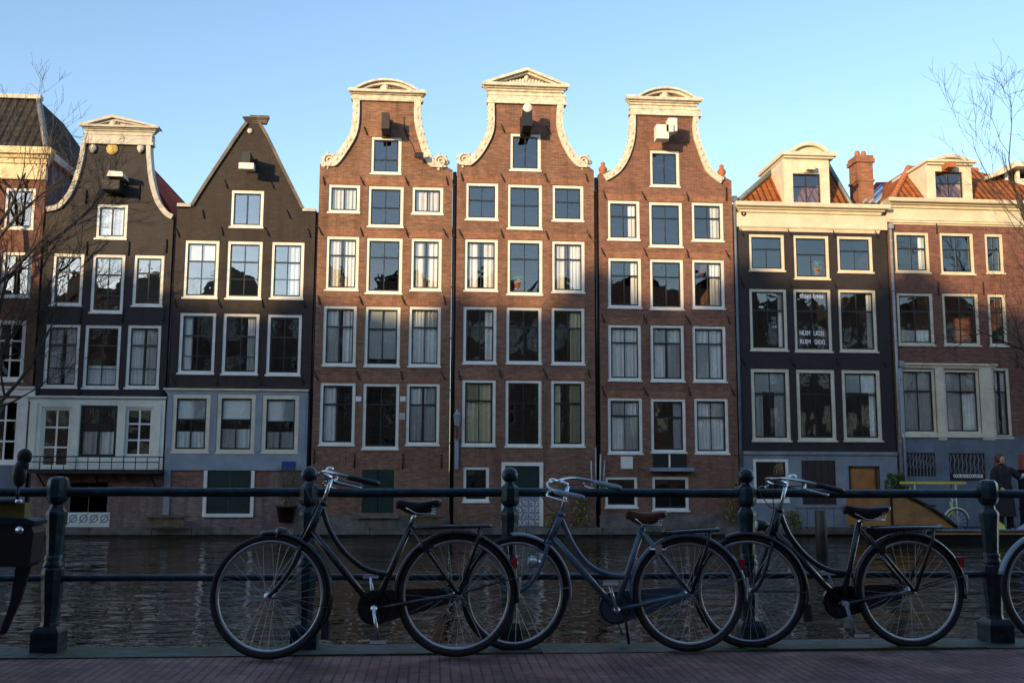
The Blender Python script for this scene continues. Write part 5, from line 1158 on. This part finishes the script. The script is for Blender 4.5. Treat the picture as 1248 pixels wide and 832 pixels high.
bike('grey blue bicycle with brown leather saddle leaning in the middle', (628, 839.5), 6.07, 5.99, R(1), 'bkblue',
     dict(bb=(750.5, 742), seat=(783, 643), head_top=(684, 627), head_bot=(669.5, 661), down=(674, 655), crown=(667, 665), fork=[(658, 692), (645, 712)],
          top=[(684, 632), (698, 663), (716, 687), (738, 699), (762, 703)], pedal=(739, 703), sad0=(763, 620), sad1=(811, 622), post_top=(787, 634), rack0=(811, 649), rack1=(874, 645),
          stem=(692, 592), lamp=(648, 685), stand=(765, 783)), tyrem='tyreb', saddlem='leatherb', Rw=.336, steer=R(16), opts=dict(case='bkblue', bar=R(-28), bart=.1, lampc=1, fg0=-8, fg1=95, fgm='bkwhite', crank='chrome', flap=0, gripm='bkwhite'))
bike('black bicycle with wide sprung black saddle leaning at the right before the fourth post', (914, 1111), 6.07, 6.04, R(.8), 'bkblack',
     dict(bb=(1026, 735), seat=(1047, 637), head_top=(950, 622), head_bot=(941.5, 656), down=(944, 648), crown=(939, 662), fork=[(931, 690), (922, 712)],
          top=[(951, 626), (962, 652), (983, 678), (1008, 694), (1034, 698)], pedal=(1036, 773), sad0=(1028, 614), sad1=(1081, 616), post_top=(1054, 630), rack0=(1062, 644), rack1=(1143, 642),
          stem=(958, 590), lamp=(925, 640)), Rw=.339, steer=R(-10), opts=dict(bar=R(8), fg0=-15, fg1=112, crank='bkwhite'))
# part of a fourth bicycle at the right edge
bike('bicycle with pale grey blue mudguard cut by the right edge of the view', (1290, 1500), 6.0, 5.96, R(1.5), 'bkwhite',
     dict(bb=(1412, 742), seat=(1450, 640), head_top=(1349, 622), head_bot=(1332, 660), down=(1338, 650), crown=(1330, 665), fork=[(1322, 692), (1308, 712)],
          top=[(1349, 626), (1362, 655), (1382, 680), (1408, 696), (1434, 700)], pedal=(1420, 780), sad0=(1432, 612), sad1=(1486, 614), post_top=(1458, 628), rack0=(1464, 646), rack1=(1544, 644),
          stem=(1358, 590), lamp=(1302, 645)), Rw=.345, opts=dict(fg0=-10, fg1=165))

# ------------------------------------------------------------------ black cargo moped at the left edge
Ym = 5.75; P_ = lambda px, py, dy=0: at(px, py, Ym+dy)
mp = empty('cargo_moped', at(-40, 800, Ym), 'black moped with square cargo box and round mirror at the left edge', 'moped')
def mpart(name, mb, m, parent=None):
    o = mb.build(name, m, parent or mp)
    if parent is None: o.matrix_parent_inverse = Matrix.Translation(-Vector(mp.location))
    return o
a, b_ = P_(-70, 690), P_(47, 637); mb = MB()
prof = [(a.x, a.z+.01), (b_.x-.03, a.z), (b_.x-.01, a.z+.02), (b_.x, b_.z-.05), (b_.x-.015, b_.z-.01), (a.x, b_.z+.01)]
mb.prism(prof, Ym-.06, Ym+.1); bx = mpart('cargo_box', mb, M['plastic'])
lid = [(a.x-.02, b_.z+.012), (b_.x+.002, b_.z-.008), (b_.x+.008, b_.z+.012), (b_.x-.04, b_.z+.028), (a.x-.02, b_.z+.045)]
MB().prism(lid, Ym-.07, Ym+.11).build('box_lid', M['rail'], bx)
q = P_(30, 645); MB().lathe([(.022, Ym-.07), (.02, Ym-.065)], (q.x, 0, q.z), 12, 'y').build('box_lock', M['chrome'], bx)
mb = MB(); l0, l1, l2, l3 = P_(38, 690), P_(20, 690), P_(0, 772), P_(7, 772); mb.prism([(l1.x, l1.z), (l0.x, l0.z), (P_(26, 730).x, P_(26, 730).z), (l3.x, l3.z), (l2.x, l2.z), (P_(13, 735).x, P_(13, 735).z)], Ym-.012, Ym+.012); mpart('rear_strut', mb, M['plastic'])
mb = MB(); c = P_(-120, 745); mb.torus((c.x, Ym, .26), .21, .055, 48, 12); wl = mpart('wheel', mb, M['tyre']); MB().lathe([(.17, Ym-.04), (.17, Ym-.02), (.04, Ym-.03), (.04, Ym+.03), (.17, Ym+.02), (.17, Ym+.04)], (c.x, 0, .26), 28, 'y').build('wheel_rim', M['rim'], wl)
mb = MB(); p0, p1 = P_(-60, 611), P_(20, 611); mb.tube([p0, p1], .014, 10); hb = mpart('handlebar', mb, M['rail'])
MB().tube([p1, P_(27, 611)], [.017, .012], 10).build('bar_end', M['chrome'], hb)
mb = MB(); q = P_(30, 556); mb.ball(q, .042, 16, (1.0, .45, 1.05)); q2 = P_(24, 577); mb.ball(q2, .05, 14, (.8, .5, 1.5)); mb.ball(P_(28, 566), .035, 12, (1, .5, 1.2)); mb.tube([P_(22, 590), P_(21, 611)], .009, 8); mr_ = mpart('mirror', mb, M['plastic'])
mb = MB(); q = P_(-20, 625); mb.box(q.x-.16, P_(28, 625).x, Ym+.02, Ym+.1, P_(0, 636).z, P_(0, 613).z); mpart('seat_cloth', mb, M['mustard'])
mb = MB(); mb.box(a.x-.5, P_(-40, 700).x, Ym-.08, Ym+.08, .25, a.z); mpart('chassis', mb, M['plastic'])

# ------------------------------------------------------------------ barge with yellow cargo bicycle and person
Yb = 32.0
def bp_(px, py, dy=0): return at(px, py, Yb+dy)
bg_ = empty('barge', (bp_(1200, 650).x, Yb+1, WZ), 'low dark barge with ochre wooden bow moored before the red brick house', 'barge')
def bpart(name, mb, m):
    o = mb.build(name, m, bg_); o.matrix_parent_inverse = Matrix.Translation(-Vector(bg_.location)); return o
xa, xb = bp_(1082, 645).x, bp_(1420, 645).x; zg = bp_(1200, 646).z
n = 10; mb = MB(); vs = []
for i in range(n+1):
    t = i/n; x = xa+(xb-xa)*t; hw = 1.25*min(1, .45+t*2.2); 
    vs += [(x+.3*(t == 0), Yb+1.2-hw*.86, WZ-.3), (x, Yb+1.2-hw, zg), (x, Yb+1.2+hw, zg), (x+.3*(t == 0), Yb+1.2+hw*.86, WZ-.3)]
mb.add(vs, [(4*i+k, 4*i+k+1, 4*i+5+k, 4*i+4+k) for i in range(n) for k in range(3)]+[(0, 1, 2, 3), (4*n, 4*n+3, 4*n+2, 4*n+1)])
bpart('hull', mb, M['blackp'])
mb = MB()
for i in range(n):
    for k, s_ in ((1, -1), (2, 1)):
        p0, p1 = Vector(vs[4*i+k]), Vector(vs[4*i+4+k]); mb.tube([p0, p1], .05, 6)
bpart('gunwale', mb, M['greyblue'])
mb = MB(); mb.box(xa+1.5, xb, Yb-.07, Yb-.03, zg-.13, zg-.07); bpart('stripe', mb, M['barge'])
q = [bp_(*v) for v in ((1062, 642), (1062, 605), (1103, 604), (1128, 616), (1150, 630), (1166, 643))]
bpart('wooden_bow', MB().prism([(v.x, v.z) for v in q], Yb+.1, Yb+2.0), M['barge'])
mb = MB(); q2 = [bp_(*v) for v in ((1103, 602), (1128, 614), (1150, 628), (1168, 642))]
for u_, v_ in zip(q2[:-1], q2[1:]): mb.tube([(u_.x, Yb+.08, u_.z), (v_.x, Yb+.08, v_.z)], .07, 6)
x_ = bp_(1088, 620).x; mb.box(x_-.03, x_+.03, Yb+.05, Yb+.11, zg, bp_(1088, 605).z); bpart('bow_trim', mb, M['iron'])
mb = MB(); mb.box(bp_(1120, 600).x, bp_(1400, 600).x, Yb+.3, Yb+2.0, zg-.3, zg-.12); bpart('deck', mb, M['wood'])
# yellow long table / canopy bar
tb_ = empty('yellow_bench', (bp_(1153, 588).x, Yb+1.0, zg-.12), 'long yellow bench top on slim legs standing on the barge', 'bench')
x0_, x1_, zt_ = bp_(1117, 588).x-tb_.location.x, bp_(1193, 588).x-tb_.location.x, bp_(1153, 587).z-tb_.location.z
MB().box(x0_, x1_, -.2, .2, zt_-.08, zt_).build('seat', M['yellow'], tb_)
for s_ in (x0_+.35, x1_-.35):
    for yy in (-.15, .15): MB().tube([(s_, yy, 0), (s_, yy, zt_-.08)], .025, 6).build('leg', M['creamb'], tb_)
# cream bicycle on the barge
cb_ = empty('cream_bicycle', (bp_(1175, 642).x, Yb+.45, zg-.12), 'cream bicycle with full mudguards standing on the barge deck', 'bicycle')
zw = bp_(1175, 629).z-cb_.location.z; rw = .4; base = max(rw, zw)
for sx in (0, -1.15):
    o = MB().torus((sx, 0, rw), rw-.02, .02, 36, 7).build('wheel', M['tyre'], cb_)
    mb = MB()
    for i in range(14): a_ = i*2*math.pi/14; mb.tube([(sx, 0, rw), (sx+(rw-.03)*math.cos(a_), 0, rw+(rw-.03)*math.sin(a_))], .012, 4)
    mb.build('spokes', M['bkwhite'], o)
    mb = MB(); mb.tube([(sx+(rw+.03)*math.cos(a_), 0, rw+(rw+.03)*math.sin(a_)) for a_ in [R(10+k*10) for k in range(17)]], .035, 7); mb.build('mudguard', M['creamb'], cb_)
mb = MB(); mb.tube([(0, 0, rw), (-.15, 0, .75), (-.2, 0, 1.05)], .02, 7); mb.tube([(-.15, 0, .7), (-.6, 0, .3), (-1.15, 0, rw)], .02, 7); mb.tube([(-.6, 0, .3), (-.78, 0, .85)], .02, 7); mb.tube([(-.72, 0, .75), (-1.15, 0, rw)], .014, 6); mb.build('frame', M['yellow'], cb_)
mb = MB(); mb.tube([(-.2, -.28, 1.1), (-.2, 0, 1.05), (-.2, .28, 1.1)], .015, 6); mb.build('handlebar', M['chrome'], cb_)
mb = MB(); mb.ball((-.8, 0, .9), .13, 10, (1.2, .7, .35)); mb.build('saddle', M['leatherk'], cb_)
# crates / yellow tarp
p = bp_(1219, 634); tp = empty('yellow_tarpaulin', (p.x, Yb+.4, zg-.12), 'crumpled yellow tarpaulin bundle on the barge deck', 'tarpaulin')
tp.parent = None
mb = MB(); rr = random.Random(4); vs = []
for i in range(7):
    for j in range(7):
        u_, v_ = (i-3)/3, (j-3)/3; vs.append((u_*.36, v_*.3, max(0, .5*(1-max(abs(u_), abs(v_))))+rr.uniform(0, .08)+(0 if max(abs(u_), abs(v_)) == 1 else .05)))
mb.add(vs, [(i*7+j, i*7+j+1, i*7+j+8, i*7+j+7) for i in range(6) for j in range(6)], True); mb.build('cover', M['yellow'], tp)
# small white motor scooter shape at right edge of barge
p = bp_(1268, 632); sc_ = empty('dinghy', (p.x, Yb+.5, zg-.12), 'pale blue upturned dinghy bow on the barge at the right edge', 'dinghy')
mb = MB(); pr = [(-.75, 0, .05), (-.3, .2, .3), (.2, .34, .52), (.8, .4, .62), (1.6, .42, .62)]; vs = []
for x_, w_, h_ in pr: vs += [(x_, -w_, 0), (x_, -w_*.8, h_*.6), (x_, 0, h_), (x_, w_*.8, h_*.6), (x_, w_, 0)]
mb.add(vs, [(5*i+k, 5*i+k+1, 5*i+6+k, 5*i+5+k) for i in range(4) for k in range(4)], True); mb.build('hull', M['bkwhite'], sc_)

def skinned(name, verts, edges, radii, m, parent, sub=2):
    me = bpy.data.meshes.new(name); me.from_pydata(verts, edges, []); o = bpy.data.objects.new(name, me); C.objects.link(o)
    sk = o.modifiers.new('s', 'SKIN'); sk.use_smooth_shade = True; sl_ = me.skin_vertices[0].data
    for i, r_ in enumerate(radii): sl_[i].radius = r_ if isinstance(r_, tuple) else (r_, r_)
    sl_[0].use_root = True
    ss = o.modifiers.new('u', 'SUBSURF'); ss.levels = sub; ss.render_levels = sub
    dg = bpy.context.evaluated_depsgraph_get(); dg.update(); m2 = bpy.data.meshes.new_from_object(o.evaluated_get(dg)); bpy.data.objects.remove(o)
    for p_ in m2.polygons: p_.use_smooth = True
    m2.materials.clear(); return link(name, m2, m, parent)
fz_ = zg-.12; head = bp_(1224.5, 561, .9); H_ = head.z+.12-fz_
pe = empty('person', (bp_(1226, 640, .9).x, Yb+.9, fz_), 'person with long auburn hair in black coat reaching sideways on the barge', 'person')
s_ = H_/1.7
V = [(0, 0, .95), (0, 0, 1.12), (0, 0, 1.3), (0, 0, 1.43), (-.01, -.01, 1.5), (-.03, -.02, 1.57), (-.035, -.025, 1.64),
     (-.1, 0, .88), (-.11, -.02, .5), (-.12, .02, .1), (-.12, -.12, .04), (.1, 0, .88), (.12, 0, .5), (.13, .03, .1), (.13, -.11, .04),
     (-.17, 0, 1.4), (-.24, -.02, 1.14), (-.17, -.2, .98), (-.13, -.26, .96), (.18, 0, 1.4), (.36, -.06, 1.24), (.58, -.14, 1.32), (.66, -.16, 1.34)]
E_ = [(0, 1), (1, 2), (2, 3), (3, 4), (4, 5), (5, 6), (0, 7), (7, 8), (8, 9), (9, 10), (0, 11), (11, 12), (12, 13), (13, 14), (3, 15), (15, 16), (16, 17), (17, 18), (3, 19), (19, 20), (20, 21), (21, 22)]
Rr_ = [(.15, .11), (.13, .1), (.16, .11), (.09, .08), .05, .075, .085, .09, .062, .045, .035, .09, .062, .045, .035, .065, .045, .035, .03, .065, .045, .035, .03]
V = [tuple(c_*s_ for c_ in v) for v in V]; Rr_ = [tuple(a_*s_ for a_ in r_) if isinstance(r_, tuple) else r_*s_ for r_ in Rr_]
bodyo = skinned('body', V, E_, Rr_, M['skin'], pe)
# long coat, following the body
mb = MB(); prof = [(.24, .2, .36), (.2, .15, .95), (.165, .12, 1.12), (.2, .14, 1.3), (.2, .13, 1.4), (.11, .1, 1.47), (.075, .075, 1.51)]; vs = []; q = 16
for a_, b_, z_ in prof:
    for k in range(q): an = 2*math.pi*k/q; vs.append((a_*math.cos(an)*s_, b_*math.sin(an)*s_, z_*s_))
mb.add(vs, [(i*q+k, i*q+(k+1) % q, (i+1)*q+(k+1) % q, (i+1)*q+k) for i in range(len(prof)-1) for k in range(q)], True)
for P3 in ([(-.02, 0, 1.41), (-.17, 0, 1.4), (-.24, -.02, 1.14), (-.18, -.19, .99)], [(.02, 0, 1.41), (.17, 0, 1.4), (.36, -.06, 1.24)]):
    mb.tube(smoothpts([Vector(v)*s_ for v in P3], 4), .08*s_, 10)
mb.tube([(-.105*s_, 0, .6*s_), (-.12*s_, .02*s_, .06*s_)], .075*s_, 9); mb.tube([(.115*s_, 0, .6*s_), (.13*s_, .03*s_, .06*s_)], .075*s_, 9)
mb.build('coat', M['cloth'], pe)
MB().tube(smoothpts([Vector(v)*s_ for v in [(.34, -.06, 1.24), (.45, -.1, 1.28), (.57, -.14, 1.32)]], 4), .055*s_, 9).build('sleeve', M['lsleeve'], pe)
mb = MB(); hc = Vector((-.035, 0, 1.63))*s_; mb.ball(hc+Vector((0, .02, .045)), .125*s_, 14, (1, 1.0, 1.08)); mb.ball(hc+Vector((-.05, .05, -.15))*s_, .1*s_, 12, (.9, .7, 1.7)); mb.ball(hc+Vector((.07, .04, -.12))*s_, .07*s_, 10, (.8, .8, 1.6)); mb.build('hair', M['hair'], pe)
mb = MB(); fc = hc+Vector((-.01, -.085, 0))*s_; mb.ball(fc, .07*s_, 14, (.9, .6, 1.25)); mb.ball(fc+Vector((0, -.05, -.01))*s_, .016*s_, 8, (1, 1, 1.6)); mb.build('face', M['skin'], pe)
mb = MB()
for sx in (-.028, .028): mb.ball(fc+Vector((sx, -.042, .02))*s_, .01*s_, 8)
mb.build('eyes', M['hair'], pe)
mb = MB()
for k in range(5): mb.tube([Vector((.64, -.16, 1.34))*s_, Vector((.70, -.19+.012*k, 1.36-.018*k))*s_, Vector((.73-.006*abs(k-2), -.2+.012*k, 1.35-.02*k))*s_], .009*s_, 6)
mb.build('fingers', M['skin'], pe)
p = bp_(1247, 560, .8); mb = MB(); mb.box(p.x-.08, p.x+.5, Yb+.7, Yb+.95, bp_(1247, 572).z, bp_(1247, 553).z)
bgm = mb.build('box', M['redbag']); tag(bgm, 'red box on the dark crate stack beside the person', 'box')
mb = MB(); mb.box(p.x-.05, p.x+.5, Yb+.6, Yb+1.1, fz_, bp_(1247, 572).z-.003); 
for k in range(4): z_ = fz_+(bp_(1247, 572).z-fz_)*(k+.5)/4; mb.box(p.x-.07, p.x+.52, Yb+.58, Yb+1.12, z_-.04, z_+.04)
tag(mb.build('crate_stack', M['blackp']), 'dark slatted crate under the red box on the barge', 'crate')

# ------------------------------------------------------------------ camera + render settings
cam = bpy.data.cameras.new('camera'); cam.sensor_width = 36; cam.lens = F/1248*36; cam.clip_start = .05; cam.clip_end = 5000
co = bpy.data.objects.new('camera', cam); C.objects.link(co)
bk = -fwd
co.matrix_world = Matrix(((rgt.x, upv.x, bk.x, EYE.x), (rgt.y, upv.y, bk.y, EYE.y), (rgt.z, upv.z, bk.z, EYE.z), (0, 0, 0, 1)))
S = bpy.context.scene; S.camera = co
S.view_settings.view_transform = 'Standard'; S.view_settings.look = 'None'; S.view_settings.gamma = 1; S.view_settings.exposure = 1.42
S.view_settings.use_curve_mapping = False
S.cycles.max_bounces = 8; S.cycles.transparent_max_bounces = 12; S.cycles.sample_clamp_indirect = 6; S.cycles.use_denoising = True
S.cycles.caustics_reflective = False; S.cycles.caustics_refractive = False
